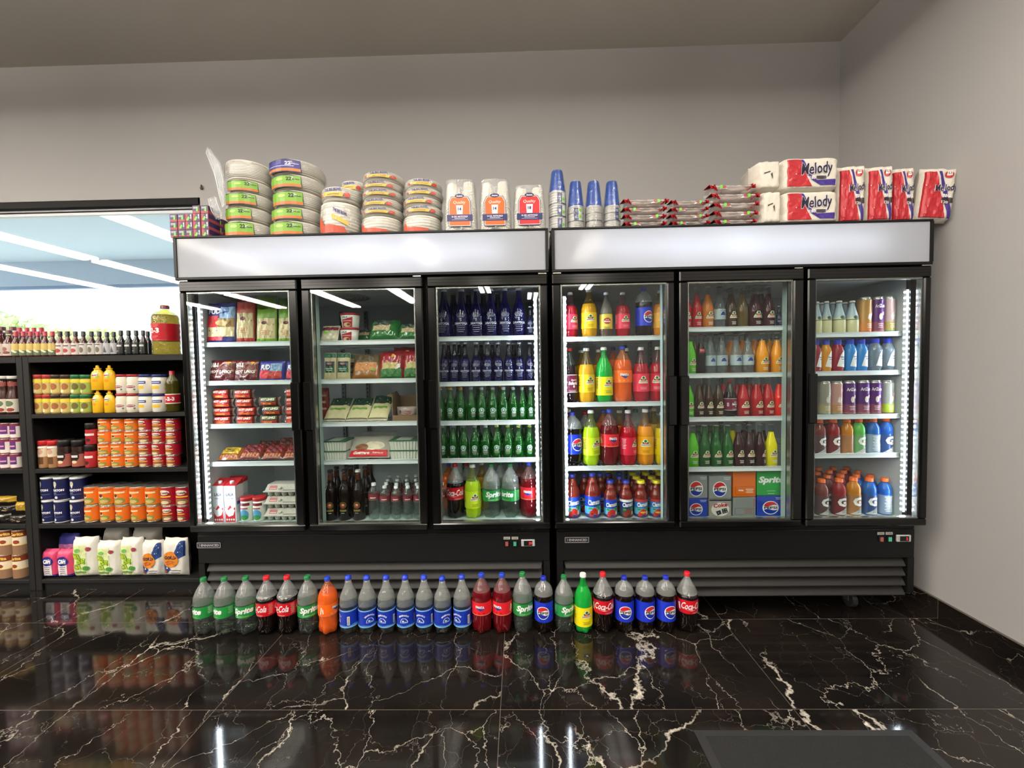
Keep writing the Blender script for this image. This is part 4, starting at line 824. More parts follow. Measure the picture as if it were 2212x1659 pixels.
bottle('oilb', 'oil_bottle', 'cooking oil bottle with red cap', 'oil bottle', .27, .04, [(0, .9), (.02, 1), (.08, .96), (.12, 1), (.2, 1), (.42, 1), (.5, .96), (.55, 1), (.62, .96), (.68, 1), (.76, .85), (.84, .5), (.88, .36), (.92, .35)], T('a8a458', .4, .05, 1.5, (40, .2), '6a6420'), T('b8b88c', .3), .75, ('a82430', .38, .1, 0), (.2, .44, 'b8202c', lambda b, S, R, a, c: (b.dec(S, txt('1-2-3', 0, (a+c)/2, .026, .06, 0, .05), 'f4f0ea', .0007), b.dec(S, rect(-R*2.8, a, R*2.8, a+.006), 'e4dcd0', .0006), b.dec(S, rect(-R*2.8, c-.006, R*2.8, c), 'e4dcd0', .0006))), False)
# tub
b = B(); b.lathe([(0, .042), (.002, .044), (.075, .052)], C('ece8de', .35), 28); S = s_lat([(0, .044), (.08, .0525)], .05)
b.dec(S, poly([(-.035, .003), (.026, .003), (.028, .062), (-.012, .05), (-.034, .048)]), 'a8202c', .0007); b.dec(S, ell(-.004, .017, .022, .013, 12), 'd8b890', .001); b.dec(S, ell(.006, .018, .01, .007, 10), '7a3a24', .0013); b.dec(S, rect(-.03, .037, .022, .042), 'e8a0a0', .001); b.dec(S, txt('LALA', -.015, .06, .011, .034, .1, .02), '20265c', .001); b.dec(S, txt('v', -.015, .07, .004, .004), '4c9c4c', .001)
reg('tub', 'cream_tub', 'white and red cream tub', 'tub', .106, .085, .106, [('tub_body', b), ('lid', B().lathe([(.074, .0545), (.082, .0545), (.085, .051)], C('a8242c', .4), 28))])
# ---- bags and soft packs
def bag(key, kind, desc, cat, w, h, t, m, paint=None, ex=3, ez=4, seed=0, wr=.004, nu=14, nv=14, taper=0, extra=None, bot=0):
    rr = random.Random(seed + 11); ph = [rr.uniform(0, 6) for _ in range(6)]
    def Th(u, v):
        a = max(0, 1 - abs(2*u)**ex)**.5; c = max(0, 1 - (abs(2*v-1)**ez if v > .5 else abs(2*v-1)**(ez*(1+bot))))**.5
        wv = wr*(math.sin(u*19+ph[0]+v*7)*math.sin(v*15+ph[1]) + .6*math.sin(u*34+v*21+ph[2])*math.sin(v*37+ph[3]-u*9)); return max(.0008, t/2*a*c*(1 - taper*v) + wv*a*c)
    def edge(u, v): return (u*w*(1 + .015*math.sin(v*17+ph[4])), v*h + .008*h*math.sin(u*13+ph[5])*v)
    b = B(); m = C(m, .3) if isinstance(m, str) else m
    def fr(i, j): x, z = edge(i-.5, j); return (x, -Th(i-.5, j), z)
    def bk_(i, j): x, z = edge(i-.5, j); return (x, Th(i-.5, j), z)
    b.grid(fr, nu, nv, m); b.grid(bk_, nu, nv, m, flip=True)
    G = [[fr(i/nu, j/nv) for i in range(nu+1)] for j in range(nv+1)]
    def S(u, v, o):
        a = max(0, min(nu-1e-6, (u/w+.5)*nu)); c = max(0, min(nv-1e-6, v/h*nv)); i, j = int(a), int(c); a -= i; c -= j
        q = [(G[j][i][k]*(1-a) + G[j][i+1][k]*a)*(1-c) + (G[j+1][i][k]*(1-a) + G[j+1][i+1][k]*a)*c for k in (0, 1, 2)]
        return (q[0], q[1]-o, q[2])
    S.step = w/nu; S.vstep = h/nv
    if paint: paint(b, S, w, h)
    pts = [('bag_body', b)] + (extra(w, h, t) if extra else [])
    reg(key, kind, desc, cat, w, h, t, pts)
def rows_(b, S, sh, m, o, n=6, h0=0, h1=1):  # a band split vertically so it follows the bulge
    u0, v0 = sh[0]; u1, v1 = sh[1]
    b.dec(S, rect(u0, v0, u1, v1), m, o)
def bnd(b, S, u0, v0, u1, v1, m, o=.0015, n=5): rows_(b, S, ((u0, v0), (u1, v1)), m, o, n)
def p_fud(b, S, w, h):
    bnd(b, S, -w*.47, h*.02, w*.45, h*.1, '2a2a6a'); bnd(b, S, -w*.47, h*.08, w*.1, h*.17, 'c8242c', .002); bnd(b, S, -w*.45, h*.17, w*.47, h*.4, 'cdb98a', .0015, 6); bnd(b, S, -w*.3, h*.4, w*.47, h*.62, '8c6a38', .0015, 6); bnd(b, S, -w*.47, h*.4, -w*.08, h*.68, 'c8242c', .002, 6)
    b.dec(S, ell(.06*w, h*.5, w*.22, h*.07, 14), 'b89458', .003); bnd(b, S, 0, h*.62, w*.47, h*.9, '8ca8c4', .0015, 6); b.dec(S, txt('FUD', -w*.2, h*.78, h*.11, w*.42, .05, .04), 'e8e8f0', .003); b.dec(S, poly([(w*.05, h*.74), (w*.3, h*.78), (w*.14, h*.8)]), '20346c', .003)
bag('fud', 'tortilla_bag', 'blue, red and tan tortilla bag', 'bag', .17, .235, .03, '2c2c62', p_fud, seed=1)
def p_pan(hc):
    def f(b, S, w, h):
        bnd(b, S, -w*.5, 0, w*.48, h*.12, hc); bnd(b, S, -w*.46, h*.12, w*.46, h*.72, 'c8b68c', .0015, 8); b.dec(S, ell(-w*.12, h*.45, w*.28, h*.14, 16), 'e0cca0', .003); b.dec(S, ell(-w*.05, h*.58, w*.14, h*.05, 10), '3a2420', .004); b.dec(S, rect(-w*.06, h*.57, w*.06, h*.6), 'c02a30', .005); lines(b, S, 0, h*.36, w*.5, 3, h*.05, h*.015, 'c88458', .004)
    return f
bag('panr', 'tortilla_bag', 'tan snack bag with red top', 'bag', .11, .24, .04, 'a83c2c', p_pan('a83028'), seed=2); bag('pang', 'tortilla_bag', 'tan snack bag with green top', 'bag', .13, .24, .035, '6a9424', p_pan('6c9c20'), seed=3)
def p_hot(b, S, w, h):
    b.dec(S, txt('HOT LINKS', 0, h*.42, h*.15, w*.86, .15, .05), 'f0e4d8', .003); b.dec(S, txt('BAR-S', -w*.25, h*.74, h*.22, w*.34, 0, .05), 'e8e0dc', .003); bnd(b, S, -w*.45, h*.08, w*.45, h*.3, '5c1018', .0015, 4); b.dec(S, txt('Beef', -w*.05, h*.2, h*.1, w*.3, .3, .03), 'e8d8d0', .003)
    b.dec(S, ell(w*.3, h*.85, w*.1, h*.05, 10), 'e8b020', .003)
    for i in range(3): b.dec(S, ell(0, h*(.56+.09*i), w*.42, h*.03, 16), '7a3828', .0022)
sausm = C('6a1c18', .18, 0, .5)
bag('hotb', 'sausage_pack', 'large dark red sausage pack', 'pack', .15, .12, .045, sausm, p_hot, seed=4)
def p_hs(g):
    def f(b, S, w, h): bnd(b, S, -w*.42, h*.5, w*.42, h*.95, '4c6a40' if g else 'd0302c', .002, 4); b.dec(S, txt('HOT LINKS', 0, h*.74, h*.26, w*.76, 0, .05), 'f2ead8', .0045); bnd(b, S, -w*.42, h*.08, w*.42, h*.46, 'd8402c' if not g else 'b83828', .002, 4); b.dec(S, rect(-w*.25, h*.18, w*.22, h*.32), 'e8942c', .0045)
    return f
def ends_(c):
    def f(w, h, t):
        b = B()
        for s in (-1, 1):
            V = [(s*w*.48, -.006, h*.1), (s*w*.48, -.006, h*.9), (s*w*.6, .0, h*1.0), (s*w*.57, -.012, h*.5), (s*w*.62, 0, 0)]
            b.add(V, [(0, 3, 1), (1, 3, 2), (0, 4, 3)], c); b.add([(x, y+.003, z) for x, y, z in V], [(1, 3, 0), (2, 3, 1), (3, 4, 0)], c)
        return [('crimped_ends', b)]
    return f
clrend = T('c9b0a8', .35, .08)
bag('hots', 'sausage_pack', 'small red sausage pack', 'pack', .085, .052, .05, C('5c1c16', .2, 0, .4), p_hs(0), 4, 3, 5, .002, extra=ends_(clrend)); bag('hotg', 'sausage_pack', 'small sausage pack with green label', 'pack', .085, .052, .05, C('5c1c16', .2, 0, .4), p_hs(1), 4, 3, 6, .002, extra=ends_(clrend))
bag('ham', 'ham_pack', 'blue and red ham pack', 'pack', .16, .115, .045, '34348c', lambda b, S, w, h: (bnd(b, S, -w*.42, h*.08, w*.42, h*.45, 'b83a34', .0015, 5), bnd(b, S, 0, h*.45, w*.42, h*.85, '7c9cbc', .0015, 5), b.dec(S, txt('FUD', -w*.2, h*.65, h*.26, w*.36, .1, .05), 'eeeef4', .003), bnd(b, S, -w*.42, h*.1, -w*.1, h*.5, 'd02834', .002, 4)), seed=7)
for k, d, c1, c2 in (('meaty', 'flat meat pack with yellow label', '9c5c30', 'd8b428'), ('meatr', 'flat meat pack with dark red label', '7c3424', '842028'), ('meatb', 'flat meat pack with brown label', '5c2c20', '6a2c24')):
    bag(k, 'meat_pack', d, 'pack', .15, .13, .03, C(c1, .2, 0, .4), (lambda cc: lambda b, S, w, h: (bnd(b, S, -w*.4, h*.4, w*.4, h*.92, cc, .002, 5), lines(b, S, 0, h*.75, w*.5, 3, h*.1, h*.04, '2c1810', .004), [b.dec(S, ell(w*(-.35+.14*i), h*.2, w*.06, h*.12, 8), 'c07850', .002) for i in range(6)]))(c2), seed=8)
bag('chg', 'cheese_bag', 'crumpled green cheese bag', 'bag', .22, .125, .06, C('2c6a34', .2, 0, .4), lambda b, S, w, h: (bnd(b, S, -w*.4, h*.35, w*.2, h*.62, 'c4ae88', .002, 4), bnd(b, S, -w*.36, h*.62, w*.25, h*.9, '38443c', .002, 4)), seed=9, wr=.006)
bag('parm', 'cheese_bag', 'grated cheese bag with dark green label', 'bag', .095, .16, .03, C('c0b48c', .25, 0, .4), lambda b, S, w, h: (bnd(b, S, -w*.48, h*.82, w*.48, h*.98, '1f5c40', .0015, 3), bnd(b, S, -w*.38, h*.28, w*.4, h*.5, '1c5a38', .002, 4), bnd(b, S, -w*.38, h*.5, w*.4, h*.68, '2a3440', .002, 4), b.dec(S, ell(0, h*.6, w*.2, h*.04, 12), 'b08078', .004), lines(b, S, 0, h*.43, w*.6, 2, h*.06, h*.02, 'c8d8c8', .004)), seed=10)
bag('cheb', 'cheese_bag', 'brown and orange shredded cheese bag', 'bag', .17, .15, .045, C('8c5c28', .2, 0, .4), lambda b, S, w, h: (bnd(b, S, -w*.4, h*.28, w*.38, h*.62, 'c4824c', .002, 5), bnd(b, S, -w*.45, h*.62, w*.45, h*.97, '5c4c34', .002, 4), b.dec(S, poly([(w*.2, h*.3), (w*.33, h*.27), (w*.36, h*.33), (w*.25, h*.36)]), '74c030', .004)), seed=11)
bag('cher', 'cheese_bag', 'red and green shredded cheese bag', 'bag', .17, .175, .045, C('98202a', .2, 0, .4), lambda b, S, w, h: (bnd(b, S, -w*.46, h*.02, w*.46, h*.35, '2c6c30', .0015, 5), bnd(b, S, -w*.36, h*.35, w*.3, h*.58, 'bfae70', .002, 5), b.dec(S, poly([(w*.0, h*.78), (w*.14, h*.78), (w*.12, h*.9), (w*.02, h*.9)]), 'd8a828', .004), b.dec(S, poly([(w*.2, h*.33), (w*.4, h*.4), (w*.4, h*.55), (w*.25, h*.5)]), 'e0dcd0', .003)), seed=12)
bag('tora', 'tortilla_bag', 'cream tortilla bag with dark green end', 'bag', .16, .15, .03, C('cfc69c', .25, 0, .3), lambda b, S, w, h: (bnd(b, S, -w*.48, h*.62, w*.48, h*.98, '16402e', .0015, 5), b.dec(S, ell(-w*.02, h*.66, w*.16, h*.07, 12), '2c2c2a', .003), b.dec(S, rect(-w*.35, h*.42, w*.35, h*.5), '6a9c3c', .003), bnd(b, S, -w*.48, h*.03, w*.48, h*.08, '6a6858', .002, 1)), seed=13)
bag('wedge', 'cheese_pack', 'tilted cheese pack with maroon stripe', 'pack', .11, .12, .03, C('c8c2a8', .2, 0, .5), lambda b, S, w, h: (bnd(b, S, -w*.45, h*.62, w*.45, h*.82, '7c1c34', .002, 3), b.dec(S, poly([(-w*.3, h*.4), (-w*.05, h*.42), (-w*.08, h*.55), (-w*.3, h*.52)]), '86d83c', .003)), seed=14)
bag('sauv', 'sausage_pack', 'narrow dark red sausage pack', 'pack', .055, .1, .04, C('8c2c28', .2, 0, .4), lambda b, S, w, h: lines(b, S, 0, h*.8, w*.6, 3, h*.2, h*.06, 'd8a090', .002), seed=15)
bag('tort', 'tortilla_pack', 'flat white tortilla pack with red band', 'pack', .26, .105, .035, T('d8d4c8', .6, .1), lambda b, S, w, h: (bnd(b, S, -w*.47, h*.03, w*.45, h*.3, 'c8202a', .002, 4), b.dec(S, txt('Guerrero', -w*.18, h*.17, h*.13, w*.4, .1, .05), 'f2ece4', .004), b.dec(S, txt('TORTILLAS', w*.22, h*.16, h*.06, w*.26, 0, .03), 'f2d8d0', .004), b.dec(S, ell(w*.1, h*.48, w*.25, h*.2, 18), 'e3d8bc', .003), b.dec(S, ell(-w*.2, h*.42, w*.16, h*.14, 14), '8c5c38', .004)), seed=16)
bag('torb', 'tortilla_pack', 'clear tortilla pack lying behind the red-banded one', 'pack', .23, .09, .03, T('d8dcd8', .4, .1), lambda b, S, w, h: b.dec(S, rect(w*.2, h*.4, w*.4, h*.5), '3c5c98', .002), seed=17)
def p_mas(b, S, w, h):
    bnd(b, S, -w*.46, h*.06, w*.16, h*.82, 'd5dfa0', .0012, 10)
    for t_, u, v in (('MA', -.24, .56), ('SE', -.06, .43), ('CA', -.22, .29)): b.dec(S, txt(t_, u*w, v*h, h*.14, w*.36, 0, .09), '3c8c1c', .003); b.dec(S, txt(t_, u*w, v*h, h*.12, w*.32, 0, .03), 'b8cc30', .0042)
    b.dec(S, ell(-w*.2, h*.7, w*.12, h*.05, 10), '6ab04c', .003); b.dec(S, ell(w*.24, h*.74, w*.12, h*.055, 14), '9c4450', .003); b.dec(S, ell(w*.14, h*.25, w*.16, h*.06, 12), '4c8c3c', .003); b.dec(S, rect(-w*.34, h*.13, w*.12, h*.18), '6a9454', .003)
paper = C('e2dfd4', .55, 0, 0, (25, .4))
bag('masa', 'flour_bag', 'white and green corn flour bag', 'bag', .15, .225, .08, paper, p_mas, 5, 7, 18, .003)
def p_gold(b, S, w, h):
    b.dec(S, poly([(w*.05, h*.62), (w*.3, h*.95), (w*.46, h*.95), (w*.46, h*.55), (w*.25, h*.5)]), '24407c', .0015); b.dec(S, poly([(-w*.46, h*.42), (-w*.25, h*.35), (-w*.1, h*.2), (-w*.3, h*.1), (-w*.46, h*.14)]), '24407c', .0015)
    b.dec(S, ell(-w*.08, h*.48, w*.34, h*.21, 24), 'dd8428', .004); b.dec(S, txt('GOLD', -w*.08, h*.53, h*.09, w*.52, 0, .05), '3c3440', .0055); lines(b, S, -w*.08, h*.43, w*.4, 2, h*.05, h*.02, 'a8502c', .0055); b.dec(S, ell(-w*.32, h*.16, w*.09, h*.05, 10), 'a85a48', .004); lines(b, S, w*.1, h*.2, w*.5, 2, h*.07, h*.02, '6a6a78', .003)
bag('gold', 'flour_bag', 'white flour bag with orange circle', 'bag', .15, .225, .08, paper, p_gold, 5, 7, 19, .004)
def p_ch(b, S, w, h):
    bnd(b, S, -w*.48, 0, w*.48, h*.13, '2c2c7c', .0015, 3); bnd(b, S, -w*.3, h*.1, w*.28, h*.5, 'e8e0dc', .002, 6); lines(b, S, 0, h*.42, w*.4, 4, h*.07, h*.03, '8c8098', .004); b.dec(S, ell(0, h*.62, w*.38, h*.17, 22), '28287c', .003); b.dec(S, txt('C&H', 0, h*.62, h*.16, w*.52, .1, .07), 'f0eef4', .005)
bag('sugp', 'sugar_bag', 'pink sugar bag with blue oval', 'bag', .105, .18, .075, C('d84a74', .45), p_ch, 6, 8, 20, .002)
bag('sugb', 'sugar_bag', 'blue and pink sugar bag', 'bag', .115, .15, .07, C('45459a', .45), lambda b, S, w, h: (bnd(b, S, -w*.36, h*.3, w*.4, h*.75, 'c878a8', .002, 5), b.dec(S, ell(-w*.05, h*.55, w*.15, h*.1, 12), '5c5cac', .004), b.dec(S, ell(w*.2, h*.56, w*.12, h*.1, 12), 'e8dcea', .004)), 6, 8, 21, .002)
bag('flrb', 'flour_bag', 'pale flour bag lying flat at the back', 'bag', .17, .09, .12, C('b8b5aa', .6), None, 4, 3, 22, .005)
bag('chipy', 'chip_bag', 'yellow snack bag lying on the pile', 'bag', .2, .12, .06, C('b8942c', .25, 0, .4), lambda b, S, w, h: lines(b, S, 0, h*.6, w*.4, 2, h*.15, h*.06, '7c5c1c', .003), seed=23, wr=.006)
bag('chipk', 'chip_bag', 'black snack bag', 'bag', .2, .1, .06, C('221c18', .2, 0, .4), lambda b, S, w, h: (b.dec(S, ell(-w*.1, h*.5, w*.2, h*.16, 12), '4c4030', .003), b.dec(S, ell(w*.2, h*.3, w*.1, h*.1, 12), '8c7a4c', .003)), seed=24, wr=.006)
# napkins / towels
tis = C('dcd6c8', .7, 0, 0, (60, .35))
def p_mel(b, S, w, h):
    bnd(b, S, -w*.42, h*.1, -w*.2, h*.9, 'b3222c', .0015, 8)
    P = lambda *a: poly([(x*w, y*h) for x, y in a])
    b.dec(S, P((-.21, .1), (.0, .1), (-.06, .3), (-.15, .62), (-.2, .9), (-.21, .9)), 'b3222c', .0016); b.dec(S, P((-.2, .9), (-.15, .9), (-.06, .5), (.08, .28), (.4, .3), (.4, .12), (.15, .12), (-.02, .3), (-.12, .58)), '3c2880', .002)
    b.dec(S, txt('Melody', .08*w, .58*h, h*.46, w*.56, .15, .055, .06), 'e0dae6', .0028); b.dec(S, txt('Melody', .08*w, .58*h, h*.44, w*.55, .15, .018, .06), '1c1830', .004)
    b.dec(S, txt('180', .0*w, .35*h, h*.1, w*.1, 0, .03), 'f0eef0', .004); b.dec(S, rect(.07*w, .31*h, .24*w, .4*h), '3a3640', .0035)
bag('mel', 'napkin_pack', 'wide napkin pack printed red, white and purple', 'napkin pack', .305, .18, .2, tis, p_mel, 16, 16, 25, .0025, 20, 16, bot=.5)
def p_end(b, S, w, h): b.dec(S, poly([(-w*.25, h*.52), (w*.02, h*.58), (w*.02, h*.61), (-w*.25, h*.55)]), '201c1c', .003); b.dec(S, poly([(w*.02, h*.5), (w*.14, h*.34), (w*.1, h*.56)]), '3a3432', .003)
bag('nape', 'napkin_pack', 'plain white napkin pack, end side out', 'napkin pack', .14, .18, .2, tis, p_end, 16, 16, 26, .0025, bot=.5)
def p_big(b, S, w, h):
    P = lambda *a: poly([(x*w, y*h) for x, y in a])
    for i in range(6): y0, y1 = .05+.14*i, .05+.14*(i+1); x0 = .3-.52*(y0-.05); x1 = .3-.52*(y1-.05); b.dec(S, P((-.46, y0), (x0-.04, y0), (x1-.04, y1), (-.46, y1)), 'b3222c', .0016); b.dec(S, P((x0+.02, y0), (x0+.2-.1*y0, y0), (x1+.2-.1*y1, y1), (x1+.02, y1)), '3c2880', .0018)
    b.dec(S, ell(.2*w, .84*h, .14*w, .065*h, 16), 'b3222c', .003); b.dec(S, rect(.12*w, .82*h, .28*w, .92*h), 'e8e4da', .004); b.dec(S, txt('U', .2*w, .87*h, .05*h, .08*w), '5c1c20', .005)
    b.dec(S, txt('Melody', .16*w, .58*h, .16*h, .72*w, .15, .055, .12), 'ddd6e2', .0035); b.dec(S, txt('Melody', .16*w, .58*h, .15*h, .7*w, .15, .018, .12), '1c1830', .005)
    b.dec(S, txt('BIG', .2*w, .45*h, .06*h, .24*w, 0, .04), 'f4f0ec', .005); b.dec(S, rect(.05*w, .32*h, .42*w, .41*h), '2c2022', .004); b.dec(S, txt('120', .16*w, .33*h, .05*h, .22*w, 0, .04), 'e4dcd8', .0055)
bag('big', 'napkin_pack', 'tall napkin pack printed red, white and purple', 'napkin pack', .165, .315, .1, tis, p_big, 10, 12, 27, .003, 18, 18, bot=.5)
# foam plate and bowl packs
film = T('f2f3f1', .13, .07, 1.6, (42, 1.0)); foam = C('e6e1d6', .6)
def plates(key, desc, R, Hh, nl, paint, cone=1.0, tail=None):
    b = B(); P = []
    for i in range(nl): z = Hh*(.04 + .92*i/nl); dz = Hh*.92/nl; k = 1 - .06*abs(2*i/nl-1)**3; P += [(z, R*.965*k), (z+dz*.3, R*k), (z+dz*.7, R*k), (z+dz*.95, R*.965*k)]
    P = [(0, R*.7*cone)] + P + [(Hh, R*.75)]
    b.lathe(P, foam, 36); sh = B(); 
    rr = random.Random(len(key)+nl); ph = [rr.uniform(0, 6) for _ in range(4)]
    def fl(i, j):
        a = 2*PI*i; z = Hh*j; k = R*(1.03 + .02*math.sin(a*5+ph[0]+j*4) + .012*math.sin(a*11+ph[1]))*((1 - (abs(2*j-1))**6)**.25 if 0 < j < 1 else .25); return (k*math.sin(a), -k*math.cos(a), Hh*.5 + (z-Hh*.5)*1.0)
    sh.grid(fl, 40, 8, film)
    S = s_cyl(R*1.045); lab = B(); 
    paint(lab, S, R, Hh)
    parts = [('foam_stack', b), ('plastic_film', sh), ('label', lab)]
    reg(key, 'plate_pack' if 'plate' in desc else 'bowl_pack', desc, 'plate pack' if 'plate' in desc else 'bowl pack', 2*R, Hh, 2*R, parts)
def p_pl(c1, c2):
    def f(b, S, R, Hh):
        w = R*.78; 
        sh = poly([(-w, Hh*.06), (w*.96, .02*Hh), (w*.9, Hh*.82), (w*.2, Hh*.88), (-w*.5, Hh*.84), (-w*1.02, Hh*.9)]); b.dec(S, sh, '2c3c1c' if c1 != '2a2a78' else '20204c', .0)
        b.dec(S, rect(-w*.96, Hh*.27, w*.88, Hh*.8), c1, .0008); b.dec(S, rect(-w*.96, Hh*.09, w*.9, Hh*.27), c2, .0008); b.dec(S, ell(-w*.2, Hh*.6, w*.22, Hh*.1, 12), 'a8d060' if c1 != '2a2a78' else '3a3a90', .0014)
        b.dec(S, txt('22', w*.32, Hh*.6, Hh*.24, w*.28, 0, .04), '1c2c10' if c1 != '2a2a78' else 'd8d8ec', .0016); b.dec(S, rect(w*.5, Hh*.55, w*.82, Hh*.6), '2c3c1c' if c1 != '2a2a78' else 'b0b0d0', .0016)
        if c1 == '2a2a78': b.dec(S, rect(-w*.8, Hh*.4, w*.6, Hh*.45), 'b0b0d8', .0016)
    return f
plates('plg', 'foam plate pack with green label', .13, .083, 9, p_pl('74a82c', 'c46a2c')); plates('plb', 'foam plate pack with dark blue label', .13, .083, 9, p_pl('2a2a78', 'c8742c')); plates('plw', 'foam plate pack without front label, topmost of its column', .13, .12, 12, lambda b, S, R, Hh: b.dec(S, rect(-R*.95, Hh*.5, -R*.92, Hh*.8), 'a84c30', 0))
def p_bw(b, S, R, Hh):
    w = R*.75; b.dec(S, txt('THE BIG BOWL', -w*.1, Hh*.74, Hh*.2, w*1.2, 0, .05, .04), '2c2c78', .001); b.dec(S, poly([(-w*.95, Hh*.3), (w*.55, Hh*.22), (w*.62, Hh*.5), (-w*.8, Hh*.58)]), 'dfb848', .0005); b.dec(S, rect(-w*.5, Hh*.36, w*.35, Hh*.42), '7c5c1c', .001); b.dec(S, ell(w*.85, Hh*.4, w*.22, Hh*.18, 14), 'c84428', .001); b.dec(S, ell(-w*1.1, Hh*.45, w*.14, Hh*.1, 10), 'c85a38', .0008)
plates('bwl', 'foam bowl pack', .112, .068, 6, p_bw)
def p_bw0(b, S, R, Hh): w = R*.75; b.dec(S, poly([(-w*1.2, Hh*.05), (w*.9, Hh*.03), (w*.7, Hh*.22), (-w*.3, Hh*.3), (-w*1.2, Hh*.25)]), 'b84428', .0005); b.dec(S, poly([(-w*1.3, Hh*.3), (-w*1.1, Hh*.1), (-w*.7, Hh*.25), (-w*1.1, Hh*.6)]), 'd0502c', .0008)
plates('bwb', 'foam bowl pack, orange printed bottom one of its column', .112, .085, 6, p_bw0, .95)
def p_bwl(b, S, R, Hh): p_bw0(b, S, R, Hh); w = R*.75; b.dec(S, txt('THE BIG BOWL', w*.45, Hh*.66, Hh*.1, w*.9, 0, .05, -.2), '2c2c78', .001); b.dec(S, poly([(-.1*w, Hh*.6), (w*1.0, Hh*.38), (w*.95, Hh*.26), (-.05*w, Hh*.46)]), 'dfb848', .0015)
plates('bwbig', 'tall foam bowl pack with orange bottom', .118, .12, 10, p_bwl)
# cups
def cupst(x, y, R, Hh, nr, m, mr, b, top=.42):
    P = [(0, R*.93)]; zb = Hh*(1-top)
    for i in range(nr): z = zb*i/nr; dz = zb/nr; P += [(z+dz*.1, R*.93), (z+dz*.25, R), (z+dz*.6, R), (z+dz*.8, R*.93)]
    P += [(zb, R*.92), (Hh*.97, R*.66), (Hh, R*.6)]
    b.lathe([(z, r, 0.0, (mr if z < zb-1e-6 else m)) for z, r in P], m, 24, 0, x, y)
def cuppk(key, desc, c1, n1, n2, Hh=.275):
    st = B(); 
    for x in (-.046, .046): cupst(x, 0, .044, Hh if x > 0 else Hh*.98, 9, foam, foam, st, .5)
    sh = B(); 
    def fl(i, j):
        a = 2*PI*i; x = .095*(abs(math.sin(a))**.6)*(1 if math.sin(a) > 0 else -1); y = -.047*(abs(math.cos(a))**.6)*(1 if math.cos(a) > 0 else -1); k = 1 + .02*math.sin(a*7+j*9); f = 1 - .12*j*j; return (x*k*f, y*k, Hh*1.02*j)
    sh.grid(fl, 36, 8, film); S = s_front(-.0505); lb = B(); w = .058; z = .03
    Pl = lambda s, dz=0: poly([(-w*s, z-dz), (w*s, z-dz), (w*s, z+.125), (w*.75*s, z+.15+dz), (-w*.75*s, z+.15+dz), (-w*s, z+.125)])
    lb.dec(S, Pl(1.1, .006), '22225c', 0); lb.dec(S, Pl(1.04, .003), 'e8e4e0', .0006); lb.dec(S, Pl(.98), c1, .0012); lb.dec(S, rect(-.072, z+.022, .072, z+.058), '22225c', .002); lb.dec(S, txt(n2+' OZ. HOT/COLD', 0, z+.047, .009, .09, 0, .03), 'e8e8f0', .0028); lb.dec(S, rect(-.03, z+.036, .03, z+.039), 'c8c8dc', .0028); lb.dec(S, rect(-.045, z+.029, .045, z+.031), 'b0b0cc', .0028)
    lb.dec(S, txt('Quality', 0, z+.122, .02, .07, .15, .01), 'f4d8c8', .002); lb.dec(S, poly([(-.016, z+.06), (.016, z+.06), (.019, z+.108), (-.019, z+.108)]), 'f0ece6', .002); lb.dec(S, txt(n1, 0, z+.088, .017, .02, 0, .04), '22225c', .0028); lb.dec(S, ell(0, z+.158, .026, .011, 18), '22225c', .0024); lb.dec(S, txt('Axxion', 0, z+.158, .009, .034, 0, .03), 'f0f0f4', .003)
    reg(key, 'cup_pack', desc, 'cup pack', .19, Hh*1.02, .1, [('foam_stack', st), ('plastic_film', sh), ('label', lb)])
cuppk('cpo', 'white foam cup pack with orange label', 'dd6420', '14', '16'); cuppk('cpr', 'white foam cup pack with red label', 'c4242c', '18', '12', .24)
for k, d, hh, tp, nl in (('cubt', 'tallest sleeve of blue-topped plastic cups', .31, .36, 2), ('cub', 'sleeve of blue-topped plastic cups', .25, .52, 1), ('cubx', 'sleeve of blue-topped plastic cups without label', .25, .52, 0)):
    b = B(); cupst(0, 0, .047, hh, 15, C('1d4ba0', .25), C('c9c6c0', .35), b, tp); zb = hh*(1-tp)
    b.lathe([(zb*.33, .0482), (zb*.36, .0482)], C('16233c', .4), 24, caps=False); b.lathe([(zb*.66, .0482), (zb*.68, .0482)], C('16233c', .4), 24, caps=False); lb = B(); S = s_cyl(.0488)
    for i in range(nl+1 if nl else 0):
        z = zb*(.68 - .33*i) if nl == 2 or i else zb*.62; u = .012
        lb.dec(S, rect(u-.013, z, u+.013, z+zb*.26), '2a3c6c', 0); lb.dec(S, rect(u+.013, z, u+.032, z+zb*.26), 'e0e0dc', 0); lb.dec(S, txt('12', u, z+zb*.14, .012, .013), 'e8e8ee', .0006); lb.dec(S, poly([(u+.014, z+.012), (u+.028, z+.01), (u+.03, z+.026), (u+.016, z+.028)]), '70c030', .001)
    parts = [('cup_sleeve', b)] + ([('label', lb)] if nl else [])
    parts.append(('plastic_film', B().grid(lambda i, j: (lambda r, a: (r*math.sin(a), -r*math.cos(a), hh*1.01*j))((.0495 if j < (1-tp) else .0495*(1 - .38*(j-(1-tp))/tp))*(1+.01*math.sin(20*i)), 2*PI*i), 24, 8, T('f2f4f4', .03, .08, 1.5, (50, .5)))))
    reg(k, 'cup_sleeve', d, 'cup sleeve', .098, hh, .098, parts)
